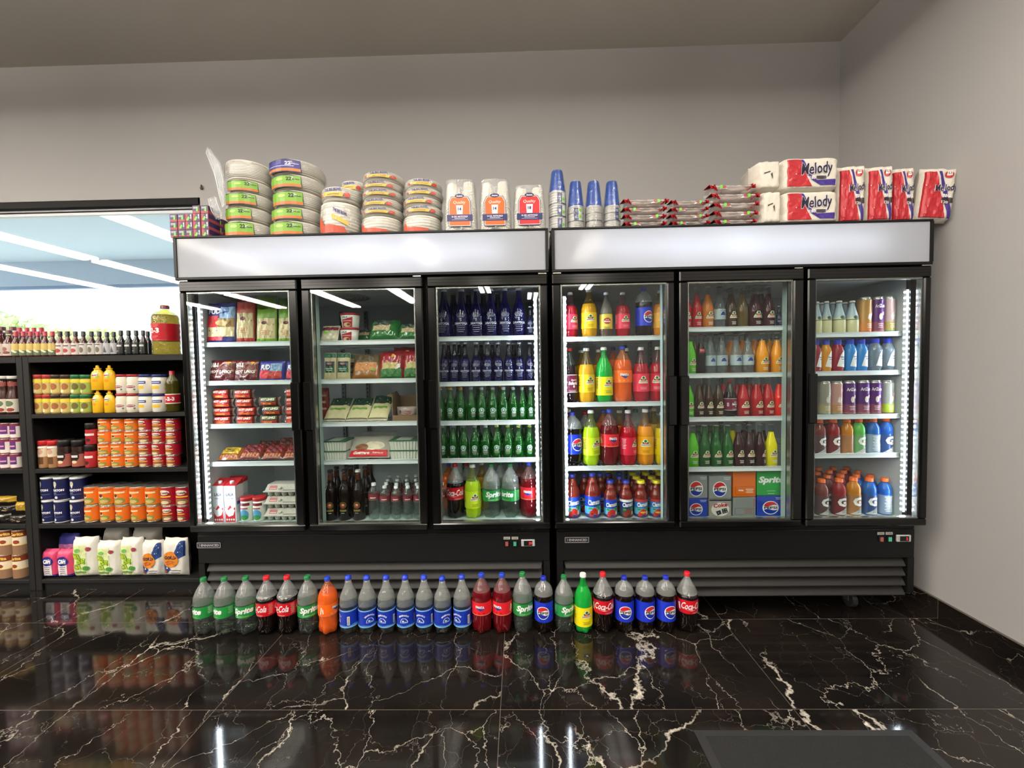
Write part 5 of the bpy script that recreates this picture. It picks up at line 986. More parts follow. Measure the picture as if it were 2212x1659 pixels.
# cutlery bag
def cutl(key, kinds):
    b = B(); wm = C('f2efe8', .3, 0, .3); rr = random.Random(3)
    for i in range(7):
        y = -.05 + .016*i; z = .012 + .006*(i % 3); k = rr.random()
        b.tube([(-.03, y, z), (.05, y+.004, z), (.1, y+.002, z)] if k < .5 else [(.03, y, z), (-.05, y-.003, z), (-.1, y, z)], .0055, wm, 6)
        cx = -.055 if k < .5 else .055
        V = [(cx + .032*math.cos(t), y + .018*math.sin(t), z + .004) for t in [2*PI*q/10 for q in range(10)]]; b.add(V + [(x, y_, z_-.006) for x, y_, z_ in V], [tuple(range(10)), tuple(range(19, 9, -1))] + [(q, 10+q, 10+(q+1) % 10, (q+1) % 10) for q in range(10)], wm)
    rd = C('a8161e', .2, 0, .4); es = []
    for s in (-1, 1):
        e = B(); es.append(e)
        for q in range(3):
            x0 = s*(.105+.008*q); V = [(x0-s*.015, -.065, .002+.01*q), (x0+s*.02, -.06, .02+.006*q), (x0+s*.026, -.0, .03), (x0-s*.01, -.01, .034), (x0+s*.012, -.075, .03-.01*q)]
            e.add(V, [(0, 4, 1), (1, 2, 3), (0, 1, 3), (4, 1, 3)], rd); e.add([(x, y+.002, z-.002) for x, y, z in V], [(1, 4, 0), (3, 2, 1), (3, 1, 0), (3, 1, 4)], rd)
    t = B(); t.grid(lambda i, j: (-.11+.22*i, -.066, .002+.03*j), 1, 1, T('e8dcd8', .1, .15, 1.5, (40, .6)), False)
    sh = B(); sh.grid(lambda i, j: (-.115+.23*i, -.068*math.cos(2*PI*j), .019 + .0185*math.sin(2*PI*j)*(1+.1*math.sin(i*21))), 14, 12, T('faf3f0', .45, .12, 1.5, (45, .7)))
    S = s_front(-.069); lb = B(); lb.dec(S, ell(-.055, .018, .014, .006, 12), 'a8444c', 0); lb.dec(S, poly([(-.082, .012), (-.066, .01), (-.064, .026), (-.08, .028)]), '6cc832', .001);
    reg(key, 'cutlery_bag', 'clear bag of white plastic cutlery with red ends', 'cutlery bag', .26, .038, .14, [('cutlery', b), ('plastic_bag', sh), ('label_print', lb)] + [('red_header', q) for q in es])
cutl('cut', 0)
# ---- boxes
def box_(key, kind, desc, cat, w, h, d, m, paint=None, side=None, bev=.003, topc=None):
    b = B().box(-w/2, w/2, -d/2, d/2, 0, h, C(m, .5) if isinstance(m, str) else m, bev); S = s_front(-d/2)
    if paint: paint(b, S, w, h)
    for sg in (-1, 1):
        if side: side(b, s_side(sg*w/2, sg), d, h)
    if topc: b.dec(s_top(h), rect(-w/2+.004, -d/2+.004, w/2-.004, d/2-.004), topc, .0004)
    reg(key, kind, desc, cat, w, h, d, [('carton', b)])
def p_12p(b, S, w, h): lines(b, S, w*.3, h*.93, w*.3, 2, h*.07, h*.03, 'c8ccd4'); globe(b, S, -w*.02, h*.42, h*.3)
box_('pkg', 'soda_carton', 'silver-grey soda can carton with round logo', 'carton', .135, .125, .3, '8d9091', p_12p); box_('pkb', 'soda_carton', 'blue soda can carton with round logo', 'carton', .135, .118, .3, '1c3ca8', p_12p, lambda b, S, d, h: b.dec(S, txt('12', -d*.4, h*.8, h*.13, h*.16), 'd8dcf0', .0006))
box_('pfo', 'soda_carton', 'orange soda can carton', 'carton', .132, .135, .3, 'dd6c14', lambda b, S, w, h: (b.dec(S, rect(-w*.42, h*.08, w*.44, h*.42), 'b85210', .0005), b.dec(S, rect(-w*.4, h*.1, w*.42, h*.4), 'dd6c14', .0009), fanta(b, S, -w*.16, h*.25, w*.13), lines(b, S, w*.22, h*.32, w*.34, 3, h*.06, h*.03, 'f4d8c0', .0012)))
box_('psp', 'soda_carton', 'green soda can carton', 'carton', .15, .14, .3, '1f9c40', lambda b, S, w, h: (b.dec(S, txt('Sprite', 0, h*.62, h*.34, w*.92, .2, .05), 'f4f6f2', .0007), lines(b, S, 0, h*.2, w*.3, 2, h*.1, h*.02, 'b8e0b8')), lambda b, S, d, h: b.dec(S, rect(-d*.3, h*.1, d*.3, h*.6), '1b7c34', .0005))
box_('psl', 'soda_carton', 'plain silver soda can carton', 'carton', .13, .115, .3, '8a8d8c', lambda b, S, w, h: (b.dec(S, rect(-w*.44, h*.1, w*.42, h*.44), '5c6060', .0005), b.dec(S, rect(-w*.42, h*.12, w*.4, h*.42), '8a8d8c', .0009), lines(b, S, w*.16, h*.36, w*.4, 3, h*.08, h*.03, 'a04a4c', .0012), b.dec(S, rect(w*.4, h*.5, w*.43, h*.95), 'b04a4a', .0006)))
def p_dc(b, S, w, h): b.dec(S, rect(-w*.48, h*.9, w*.48, h*.99), '26282e', .0005); b.dec(S, ell(0, h*.42, w*.4, h*.4, 26), 'e4dcd4', .0006); b.dec(S, txt('Coke', 0, h*.66, h*.24, w*.62, .05, .04, .12), 'b8202c', .001); b.dec(S, poly([(-w*.2, h*.3), (0, h*.38), (w*.06, h*.16), (-w*.12, h*.06)]), '24262c', .001); b.dec(S, poly([(w*.06, h*.44), (w*.28, h*.5), (w*.34, h*.24), (w*.1, h*.16)]), '24262c', .0011); [b.dec(S, ell(w*x, h*y, w*.018, None, 8), 'f0f0f0', .0016) for x, y in ((.14, .4), (.24, .42), (.16, .26), (.26, .28), (-.08, .22))]
box_('pdc', 'soda_carton', 'silver cola carton with dice picture', 'carton', .135, .115, .3, '9a948e', p_dc)
def p_sb(rot):
    def f(b, S, w, h):
        b.dec(S, rect(-w*.48, h*.3, w*.48, h*.97) if not rot else rect(-w*.1, h*.03, w*.48, h*.97), '241c4c', .0004)
        if rot: b.dec(S, txt('Abuelita', w*.3, h*.6, w*.2, h*.6, 0, .05, PI/2), 'd8d4e0', .0008)
        else: b.dec(S, rect(-w*.36, h*.74, w*.3, h*.8), 'd8d4e0', .0008); b.dec(S, rect(-w*.36, h*.6, w*.1, h*.67), 'c8c4d8', .0008)
        b.dec(S, poly([(w*.02, h*.28), (w*.26, h*.2), (w*.3, h*.66), (w*.08, h*.74)]) if not rot else poly([(-w*.32, h*.2), (-w*.05, h*.1), (w*.18, h*.5), (-w*.02, h*.64)]), '6fce3a', .0012)
    return f
for k, r in (('sba', 0), ('sbb', 1)): box_(k, 'small_carton', 'small purple and red carton with green sticker', 'carton', .0435, .043, .09, '98404a', p_sb(r), lambda b, S, d, h: b.dec(S, rect(-d*.46, h*.4, d*.46, h*.96), '2c2452', .0004), .001)
# milk carton
def milk():
    w, h, d = .083, .215, .083; b = B(); wh = C('e9ecef', .35)
    b.box(-w/2, w/2, -d/2, d/2, 0, h, wh, .002); b.add([(-w/2, -d/2, h), (w/2, -d/2, h), (w/2, d/2, h), (-w/2, d/2, h), (-w/2, d/2, h+.03), (w/2, d/2, h+.03)], [(0, 1, 5, 4), (1, 2, 5), (0, 4, 3), (2, 3, 4, 5)], C('c4242c', .4))
    S = s_front(-d/2); b.dec(S, txt('LALA', 0, h*.76, .018, .052, .1, .02), '20265c', .0007); b.dec(S, txt('whole milk', 0, h*.65, .008, .05), '5c6478', .0007); b.dec(S, poly([(-.036, 0), (.036, 0), (.036, .09), (.02, .075), (.0, .1), (-.02, .075), (-.036, .092)]), 'c4242c', .0005)
    b.dec(S, poly([(-.03, .05), (-.01, .03), (.02, .04), (.034, .07), (.01, .085), (-.012, .07), (-.034, .085)]), 'eef0f2', .001)
    for i in range(4): b.dec(S, ell(-.024+.016*i, .014, .0062, None, 12), 'f0f0ee', .001)
    b.dec(s_side(w/2, 1), rect(-.03, .05, .03, .14), 'c8ccd8', .0006); b.dec(s_side(w/2, 1), rect(-.03, .1, .03, .12), '4c4c9c', .001)
    cp = B().lathe([(0, .014), (.016, .014), (.018, .012)], C('eceef0', .35), 16); cp.v = [(x, y*.9 - .012, z + h + .006) for x, y, z in cp.v]
    reg('milk', 'milk_carton', 'red and white milk carton', 'milk carton', w, h+.03, d, [('carton', b), ('screw_cap', cp)])
milk()
def eggs():
    b = B(); m = C('c2beb2', .85, 0, 0, (90, .5)); w, d = .3, .12
    b.add([(-w/2, -d/2, .035), (w/2, -d/2, .035), (w/2, d/2, .035), (-w/2, d/2, .035), (-w/2+.012, -d/2+.022, .072), (w/2-.012, -d/2+.022, .072), (w/2-.012, d/2-.02, .072), (-w/2+.012, d/2-.02, .072)], [(0, 1, 5, 4), (1, 2, 6, 5), (2, 3, 7, 6), (3, 0, 4, 7), (4, 5, 6, 7), (3, 2, 1, 0)], m)
    b.box(-w/2-.006, w/2+.006, -d/2-.006, d/2+.006, .031, .037, m, .001)
    for i in range(6):
        for y in (-.03, .03): b.lathe([(0, .012), (.012, .019), (.031, .0225)], m, 12, 0, -w/2+.027+.049*i, y)
    # front slope print follows the lid
    def S(u, v, o): t = v/.037; return (u, -d/2 + .022*t - o*.9, .035 + .037*t + o*.4)
    S.step = 9
    b.dec(S, rect(-.12, .009, -.065, .03), 'b05a5c', .0008); b.dec(S, rect(-.115, .013, -.07, .017), 'd8b8b0', .0014); b.dec(S, rect(-.02, .004, .12, .009), '7c746c', .0008); b.box(-.05, -.03, -d/2-.004, -d/2+.012, .05, .06, C('d8d4c8', .8), .002)
    reg('egg', 'egg_carton', 'grey pulp egg carton', 'egg carton', w, .072, d, [('carton', b)])
eggs()
def tray(key, desc, gm):
    b = B(); w, d, h = .16, .15, .058; m = C('dbdcd2', .5); V = []; n = 0; P = []
    N = 18
    for k in range(4):
        for i in range(N):
            t = i/N; r = .004*((i % 2)*2-1)
            P.append([(-w/2+w*t, -d/2+r), (w/2-r, -d/2+d*t), (w/2-w*t, d/2-r), (-w/2+r, d/2-d*t)][k])
    n = len(P); V = [(x*.92, y*.92, 0) for x, y in P] + [(x, y, h*.9) for x, y in P]
    b.add(V, [(i, (i+1) % n, n+(i+1) % n, n+i) for i in range(n)] + [tuple(range(n-1, -1, -1))], m, False)
    l = B().box(-w/2-.003, w/2+.003, -d/2-.003, d/2+.003, h*.9, h, C(gm, .3), .002); l.dec(s_top(h), rect(-w*.3, -d*.4, w*.2, d*.4), 'cfd4cc', .0005)
    reg(key, 'cheese_tray', desc, 'tray', w+.006, h, d+.006, [('tray_body', b), ('lid', l)])
tray('tray', 'white pleated food tray with green lid', '2f6a44')
b = B(); kb = C('7c6248', .8); w, h, d = .17, .15, .16
b.box(-w/2, w/2, -d/2, d/2, 0, .004, kb).box(-w/2, -w/2+.004, -d/2, d/2, .004, h, kb).box(w/2-.004, w/2, -d/2, d/2, .004, h, kb).box(-w/2+.004, w/2-.004, d/2-.004, d/2, .004, h, kb).box(-w/2+.004, w/2-.004, -d/2, -d/2+.004, .004, h*.28, kb)
b.add([(-w/2, -d/2, h), (-w/2, d/2, h), (-w/2-.02, d/2, h+.03), (-w/2-.035, -d/2, h+.01)], [(0, 1, 2, 3)], kb)
reg('kbox', 'cardboard_box', 'open brown cardboard box', 'box', w, h, d, [('carton', b)])
bag('kred', 'meat_pack', 'red and silver meat pack lying in the cardboard box', 'pack', .15, .08, .05, C('9a8c86', .2, 0, .5), lambda b, S, w, h: (bnd(b, S, -w*.45, h*.05, w*.45, h*.42, '8c2a20', .002, 4), b.dec(S, ell(-w*.3, h*.62, w*.05, h*.12, 12), '1c1414', .004), lines(b, S, w*.1, h*.7, w*.4, 2, h*.15, h*.05, 'b04a40', .003)), seed=31)
# ================================================================ placing
ORD = ['first', 'second', 'third', 'fourth', 'fifth', 'sixth', 'seventh', 'eighth', 'ninth', 'tenth', 'eleventh', 'twelfth']
PROTO_ROOT = {}
PRk = {}
for p__ in PR.values(): PRk[p__['kind']] = abs(p__['w'] - p__['dep']) < .002
USED = set()
ALL = []
def put(key, x, y, z, s=(1, 1, 1), rot=0, tilt=0, roll=0, label='', group=None, col=None):
    p = PR[key]
    if key not in PROTO_ROOT:
        if len(p['parts']) == 1: r = obj(p['kind'], p['parts'][0][1])
        else:
            r = empty(p['kind'])
            for n, me in p['parts']: obj(n, me, r)
        PROTO_ROOT[key] = r
    else:
        src = PROTO_ROOT[key]; r = src.copy(); COL.objects.link(r)
        for ch in list(src.children):
            c = ch.copy(); COL.objects.link(c); c.parent = r
    r.location = (x, y, z); r.scale = s; r.rotation_euler = (tilt, roll, rot)
    for a_, b_ in ((' along', ''), ('in rear row', 'rear row'), ('in third row', 'third row'), ('in fourth row', 'fourth row'), ('on top of the black snack bags', 'on black snack bags'), (' from the window side', ' from window'), (' from window side', ' from window'), ('on the board below the sauces', 'below the sauces'),
                   (' with round logo', ''), ('glass water bottle', 'glass bottle'), (' food tray', ' tray'), ('on the bottom board', 'on bottom board'), (', first from window', ''), (', second from window', '')):
        if len(label.split()) > 16: label = label.replace(a_, b_)
    if label in USED: print('DUP LABEL', label)
    if len(label.split()) > 16: print('LONG', len(label.split()), label)
    ALL.append(r)
    USED.add(label); tag(r, label, p['cat'], group or p['desc'] + 's'); return r
def I(key, px, top=None, rot=0, **k): return dict(key=key, px=px, top=top, rot=rot, **k)
def Wd(key, x0, x1, top=None, rot=0, **k): return dict(key=key, x0=x0, x1=x1, top=top, rot=rot, **k)
def row(where, items, z, Yf, end='from the window side', pre='', zmax=None):
    """items stand in line on a board at height z with their fronts at depth Yf"""
    tot = {}; cnt = {}
    for it in items: d = PR[it['key']]['desc']; tot[d] = tot.get(d, 0) + 1
    for it in items:
        p = PR[it['key']]; zz = z + it.get('dz', 0); hh = p['h']; tl = it.get('tilt', 0); yf = Yf + it.get('dy', 0)
        sy = sz = sx = it.get('s', 1); flat = 'x0' in it and not tl
        for _ in range(3):
            Yc = yf + (min(p['dep']*sy/2, .03) if flat else p['dep']*sy/2 if not tl else p['dep']*sy*.5)
            if it.get('top') is not None:
                cp = it.get('px') or (it['x0'] + it['x1'])/2
                ht = zat(cp, it['top'], Yc) - zz; c = math.cos(tl); sz = ht/(hh*(c if tl else 1)); 
                if 'px' in it: sx = sy = sz if not it.get('wide') else it['wide']
            if 'x0' in it:
                xa, xb = xat(it['x0'], Yc, zz + hh*sz*.5), xat(it['x1'], Yc, zz + hh*sz*.5); sx = (xb-xa)/p['w']*.985; sy = it.get('sd', min(1.1, max(.7, sx)))
        xc = xat(it['px'], Yc, zz + hh*sz*it.get('f', .55)) if 'px' in it else (xa+xb)/2
        if flat: Yc = yf + p['dep']*sy/2
        if zmax: sz = min(sz, (zmax - zz)/hh) if not tl else sz
        if tl: zz += p['dep']*sy*.5*math.sin(tl) + .001
        d = p['desc']; cnt[d] = cnt.get(d, 0) + 1
        od = it.get('od') or (('%s %s' % (ORD[cnt[d]-1], end)) if tot[d] > 1 else '')
        dd = it.get('d', d); lab = ', '.join(q for q in (dd + (' ' + pre if pre else ''), od, where) if q)
        if where.startswith('on '): lab = dd + ' ' + where + (', ' + od if od else '')
        put(it['key'], xc, Yc, zz, (sx, sy, sz), math.radians(it['rot']), -math.radians(tl) if abs(tl) > 3 else -tl, it.get('roll', 0), lab)
# ---------------------------------------------------------------- bottles on the floor
FL = [('sprite', 439, 1247.6, -34), ('sprite', 484, 1246.6, -38), ('sprite', 530, 1245, 14), ('coke', 575, 1244, -36), ('coke', 619.5, 1243, -30), ('sprite', 663.5, 1243, 34), ('fantao', 707, 1246, 74)]
FL += [('mineragua', px, t, r) for px, t, r in ((751.7, 1241.7, -62), (791.8, 1242, 34), (833.5, 1241.5, -14), (874.7, 1241.5, 2), (915.4, 1241, -16), (954.8, 1243.8, 34), (997.3, 1240, -30))]
FL += [('fantar', 1039.6, 1238, -5), ('fantar', 1084, 1238, -26), ('sprite', 1128, 1236, 18), ('pepsi', 1173.6, 1245, -8), ('sprite', 1217.7, 1242, 34), ('jgreen', 1259, 1238, 14), ('coke', 1302, 1236, 6), ('pepsi', 1348, 1244, -6), ('pepsi', 1393, 1244, 20), ('pepsi', 1438, 1243, 12), ('coke', 1484, 1235, 12)]
row('on the floor', [I(k, px, t, r, f=.96) for k, px, t, r in FL], .0005, 2.158)
# ---------------------------------------------------------------- in the coolers
DN = ['first', 'second', 'third', 'fourth', 'fifth', 'sixth']; SN = ['top', 'second', 'third', 'fourth', 'bottom']; SN4 = ['top', 'second', 'third', 'bottom']
Yc0 = 2.368
def shelf(q, i, items, dy=0, pre=''):
    zs = list(SH[q]) + [None]; z = (SH[q][i] + .0025) if i < len(SH[q]) else .561
    nm = (SN if len(SH[q]) == 4 else SN4)[i]
    row('%s shelf, %s cooler door' % (nm, DN[q]), items, z, Yc0 + dy, 'from window side' if not pre else 'along', pre, zmax=(1.914 if i == 0 else SH[q][i-1] - .016))
# door 1
shelf(0, 0, [Wd('fud', 443, 506, 655, tilt=.1), Wd('panr', 509, 549, 652, tilt=.08), Wd('pang', 553, 597, 668, tilt=.08), Wd('pang', 600, 643, 668, tilt=.08)])
shelf(0, 0, [Wd('panr', 512, 556, 645, tilt=.05), Wd('pang', 557, 600, 640), Wd('pang', 604, 648, 644)], .1, 'in rear row')
shelf(0, 1, [Wd('hotb', 450, 504, 780, tilt=.2), Wd('hotb', 506, 556, 780, tilt=.2), Wd('ham', 558, 614, 782, tilt=.2), Wd('ham', 616, 665, 782, tilt=.2)])
for c, (xa, xb, n, ht, k) in enumerate(((455, 497, 4, 840, 'hots'), (511, 552, 4, 840, 'hots'), (566, 605, 3, 856, 'hotg'), (620, 655, 4, 838, 'hots'))):
    h = (915-ht)/n
    for j in range(n):
        z = SH[0][2] + .0025; dz = zat(550, 915 - h*j, 2.39) - zat(550, 915, 2.39); jj = (0, 6, -2, -5)[j % 4]*(1 if c != 3 else 0)
        nn = {4: ('lowest', 'third', 'second', 'topmost'), 3: ('lowest', 'middle', 'topmost')}[n][j]
        row('third shelf, first cooler door', [Wd(k, xa+jj, xb+jj, 915-h*(j+1)+1, sd=1.1, dz=dz, tilt=0, od='%s in %s stack' % (nn, ORD[c]))], z, Yc0+.01)
shelf(0, 3, [Wd('meaty', 468, 524, 977, tilt=.9), Wd('meatr', 502, 566, 972, tilt=.9, dz=.004), Wd('meatr', 560, 612, 972, tilt=.9, dz=.004), Wd('meatr', 604, 656, 972, tilt=.9, dz=.004)])
shelf(0, 3, [Wd('meatb', 540, 592, 962, tilt=.7, dz=.02), Wd('meatb', 575, 640, 956, tilt=.7, dz=.03), Wd('meatb', 625, 668, 962, tilt=.7, dz=.03)], .07, 'in rear row')
shelf(0, 4, [Wd('milk', 459, 486, 1036), Wd('milk', 488, 516, 1036), I('cream', 535, 1072), I('cream', 561, 1072)])
shelf(0, 4, [Wd('milk', 470, 496, 1031), Wd('milk', 498, 524, 1030)], .1, 'in rear row')
for j, (t, b_) in enumerate(((1103, 1127), (1077, 1103), (1049, 1076))):
    row('bottom shelf, first cooler door', [Wd('egg', 577, 668, None, sd=1.0, dz=j*.0725, od=('lowest', 'middle', 'topmost')[j]+' of the stack')], .561, Yc0+.005)
# door 2
shelf(1, 0, [Wd('wedge', 690, 730, 705, tilt=.5), Wd('tub', 731, 771, 709, d='white and red cream tub, lower one'), Wd('tub', 733, 775, 679, dz=.083, d='white and red cream tub, upper one'), Wd('chg', 792, 866, 695, tilt=.5), Wd('chg', 856, 912, 702, tilt=.5)] and
      [Wd('wedge', 690, 730, 705, tilt=.5), Wd('chg', 792, 866, 695, tilt=.5), Wd('chg', 856, 912, 702, tilt=.5)])
for j in range(2):
    row('top shelf, second cooler door', [Wd('tub', 731+2*j, 773+2*j, None, sd=.95, dz=.0855*j, od=('lower', 'upper')[j]+' one')], SH[1][0]+.0025, Yc0)
shelf(1, 0, [Wd('chg', 768, 812, 716, tilt=.6)], .09, 'in rear row')
shelf(1, 1, [Wd('parm', 699, 726, 763, tilt=.1), Wd('parm', 726, 757, 763, tilt=.1), Wd('cheb', 757, 820, 768, tilt=.35), Wd('cher', 818, 872, 762, tilt=.25), Wd('cher', 868, 920, 760, tilt=.25)])
shelf(1, 1, [Wd('cher', 850, 905, 751, tilt=.1), Wd('parm', 742, 772, 765)], .09, 'in rear row')
shelf(1, 2, [Wd('tora', 696, 748, 868, tilt=.85), Wd('tora', 742, 796, 868, tilt=.85), Wd('tora', 790, 842, 862, tilt=.85), Wd('kbox', 843, 908, 857, sd=1.0)])
z0 = SH[1][2] + .0025
row('third shelf, second cooler door', [Wd('kred', 858, 900, 878, sd=.7, dz=.0065, dy=.03)], z0, Yc0)
shelf(1, 2, [Wd('sauv', 694, 712, 838), ], .14, 'standing')
for j in range(2):
    for c, (xa, xb) in enumerate(((698, 752), (842, 908))):
        row('fourth shelf, second cooler door', [Wd('tray', xa, xb, None, sd=1.0, dz=.0585*j, od=('lower', 'upper')[j] + ' of the %s pair' % ORD[c])], SH[1][3]+.0025, Yc0)
shelf(1, 3, [Wd('tort', 750, 843, 953, tilt=.75)])
shelf(1, 3, [Wd('torb', 775, 852, 938, tilt=.5, dz=.05)], .12, 'in rear row')
shelf(1, 4, [I('root', 714.7, 1014.7, 10), I('root', 745, 1013.8, 0), I('rootw', 774.5, 1013.8, 0), I('water', 808, 1042.7), I('water', 831.5, 1049), I('water', 856, 1049), I('water', 881.6, 1049), I('water', 904, 1049)])
shelf(1, 4, [I('root', 728, 1007.7), I('root', 759, 1006), I('root', 790, 1007)], .085, 'in rear row'); shelf(1, 4, [I('root', 771, 1000), I('root', 799.5, 999.5)], .17, 'in third row')
shelf(1, 4, [I('water', 835, 1042), I('water', 857, 1043), I('water', 880, 1043), I('water', 901, 1043)], .075, 'in rear row'); shelf(1, 4, [I('water', 838, 1034), I('water', 859, 1034), I('water', 879, 1034), I('water', 899, 1034)], .15, 'in third row')
shelf(1, 4, [I('water', 842, 1026), I('water', 861, 1026), I('water', 880, 1025), I('water', 899, 1025)], .23, 'in fourth row')
# door 3
shelf(2, 0, [I('sar', p_, None, r) for p_, r in ((959.7, -12), (997.6, 0), (1029.7, 0), (1061, 0), (1091, 6), (1119, 0))] + [I('sars', 1145, 662, 0)])
shelf(2, 0, [I('sar', p_) for p_ in (980, 1013, 1045, 1075)], .12, 'in rear row')
shelf(2, 1, [I('sars', p_, 740, r) for p_, r in ((960.5, 5), (982, 0), (1004, 0), (1029, -4), (1053, 0), (1076, 5), (1099, 0), (1122, 0), (1144.5, 6))])
shelf(2, 1, [I('sars', p_, 741) for p_ in (970, 992, 1040, 1064, 1110)], .1, 'in rear row')
shelf(2, 2, [I('tvg', 951, 836), I('tvg', 973, 836), I('tvg', 996, 836)] + [I('tvs', p_, 836, r) for p_, r in ((1018, 30), (1041, 0), (1065, 0), (1088, 0), (1110, 4), (1128, 0), (1145.5, 0))])
shelf(2, 3, [I('tvs', p_, 917, r) for p_, r in ((956, 10), (979, 0), (1002, 0), (1026, 0), (1049, 0))] + [I('tvy', p_, 916, 0) for p_ in (1073, 1097, 1120, 1144)])
for i, kk in ((2, 'tvg'), (3, 'tvy')): shelf(2, i, [I(kk, p_) for p_ in (968, 990, 1033, 1055, 1080, 1105, 1132)], .09, 'in rear row')
shelf(2, 4, [I('coke', 983, 1001, 6), I('jlime', 1021, 1003, 22), I('sprite', 1061.6, 1001, 20), I('sprite', 1102.7, 1001, -36), I('fantar', 1143, 998, -10)])
shelf(2, 4, [I('fantao', 970, 1000), I('coke', 1010, 1000), I('jpine', 1040, 998), I('sprite', 1082, 998), I('fantar', 1125, 998)], .14, 'in rear row')
row('bottom shelf beside the big soda bottles', [I('water', 956.5, 1042)], .561, Yc0+.05)
# door 4
shelf(3, 0, [I('jpunch', 1232, 632, 30), I('jpine', 1272, 625, 3), I('mundet', 1309, 632, 0), I('jpunch', 1345, 632, 12), I('pepsi', 1391, 622, 22), I('jmango', 1425, 628, 6)])
shelf(3, 1, [I('sangria', 1231, 752, 15), I('jpine', 1266, 752, 20), I('jgreen', 1304.5, 750, 22), I('fantao', 1345, 748, 0), I('jpunch', 1385, 750, 2), I('jred', 1420, 749, -24)])
shelf(3, 1, [I('jpine', 1256, 756), I('jmango', 1295, 755), I('fantao', 1325, 750), I('jmango', 1362, 752), I('jpunch', 1372, 752), I('jred', 1408, 752)][:5], .13, 'in rear row')
shelf(3, 2, [I('pepsi', 1237, 890, 28), I('jlime', 1276.5, 886, 32), I('fantar', 1317, 884, 14), I('jred', 1356, 886, 48), I('jmango', 1394, 884, -14), I('jyel', 1430, 890, 14)])
shelf(3, 2, [I('jred', 1228, 884), I('coke', 1264, 889), I('fantao', 1304, 886), I('jmango', 1338, 886), I('sprite', 1372, 884), I('jyel', 1412, 882)], .14, 'in rear row')
shelf(3, 3, [I('claml', 1236.5, 1024, 5), I('claml', 1280, 1021.7, 3), I('clamb', 1318.5, 1036.5, 3), I('clamd', 1352, 1036.5, 10), I('clamy', 1384, 1036.5, 6), I('clamy', 1418, 1036.5, 0)])
shelf(3, 3, [I('claml', 1262, 1024), I('claml', 1296, 1022), I('clamb', 1338, 1028), I('clamy', 1375, 1028), I('clamy', 1408, 1028)], .1, 'in rear row')
shelf(3, 3, [I('clamb', 1313, 1023), I('clamb', 1337, 1020), I('clamy', 1367, 1020), I('clamy', 1395, 1020), I('clamy', 1424, 1020)], .19, 'in third row')
shelf(3, 3, [I('clamy', 1315, 1013), I('clamy', 1390, 1013), I('clamy', 1417, 1013)], .28, 'in fourth row')
# door 5
shelf(4, 0, [I('gred', 1484, 621), I('gred', 1503, 620.6, 8), I('gora', 1528, 620, 10), I('gmin', 1554, 620, 14), I('gbrn', 1579.5, 620, 8), I('gtam', 1602, 619), I('gmar', 1630, 619, 8), I('gmar', 1661, 619, 6), I('sars', 1682, 661, 0)])
shelf(4, 0, [I('gmar', 1643, 619)], .07, 'in rear row')
shelf(4, 1, [I('glim', 1491, 722, 20), I('gcok', 1514, 722), I('gmin', 1534, 721, 10), I('gmin', 1558, 720), I('gmin', 1590, 719, 10), I('gmin', 1614, 719, 4), I('gman', 1646, 720, 8), I('gman', 1678, 719, 6)])
shelf(4, 1, [I('gtam', 1502, 724), I('gmin', 1522, 724), I('gmin', 1546, 722), I('gora', 1578, 720), I('gora', 1602, 720), I('gora', 1630, 720), I('gman', 1662, 720)], .075, 'in rear row')
shelf(4, 2, [I('glim', 1487, 814, 10), I('gbrn', 1510.7, 814, 8), I('gbrn', 1531, 814, 6), I('gbrn', 1551, 814, 4), I('sangria', 1576, 822, 22, wide=.75), I('gcrm', 1605, 813, 6), I('gcrm', 1634, 813, 14), I('gcrm', 1660, 813, 8), I('gver', 1682, 813, 10)])
shelf(4, 2, [I('gbrn', 1522, 814), I('gcrm', 1564, 814), I('gcrm', 1592, 814), I('gcrm', 1619, 814), I('gcrm', 1648, 814)], .075, 'in rear row')
shelf(4, 3, [I('glim', 1497, 918.6, 4), I('ggrn', 1521, 918, 8), I('ggrn', 1547, 918, 8), I('ggrn', 1571, 918, 10), I('gwin', 1596, 917, 12), I('gwin', 1618, 917, 4), I('gwin', 1641.8, 917, 40), I('gyel', 1664.5, 916, 8)])
shelf(4, 3, [I('ggrn', 1508, 917), I('ggrn', 1534, 917), I('ggrn', 1559, 916), I('gyel', 1582, 914), I('gwin', 1606, 914), I('gwin', 1629, 913), I('gwin', 1646, 914)], .075, 'in rear row')
if 0: row('fourth shelf of fifth cooler door, behind the yellow bottles', [I('jyel', 1679, 912, 0, d='large yellow soda bottle')], SH[4][3]+.0025, Yc0+.2, zmax=1.12)
for j, (ks, tt) in enumerate(((('pkb', 'pdc', 'psl', 'pkb'), (1074, 1075, 1071, 1068)), (('pkg', 'pkg', 'pfo', 'psp'), (1024, 1025, 1016, 1015)))):
    for c, (k, t) in enumerate(zip(ks, tt)):
        xa, xb = ((1476, 1524), (1526, 1575), (1578, 1627), (1629, 1689))[c]; hz = [0, 0, 0, 0]
        zb_ = 0 if j == 0 else zat((xa+xb)/2, (1074, 1075, 1071, 1068)[c]-.5, Yc0+.04) - .561
        if c == 3 and False: pass
        row('bottom shelf %s layer, fifth cooler door' % ('lower', 'upper')[j], [Wd(k, xa, xb, t, dz=max(0, zb_)+(.001 if j else 0), sd=1.0, od='%s from window side' % ORD[c])], .561, Yc0+.01, zmax=.834)
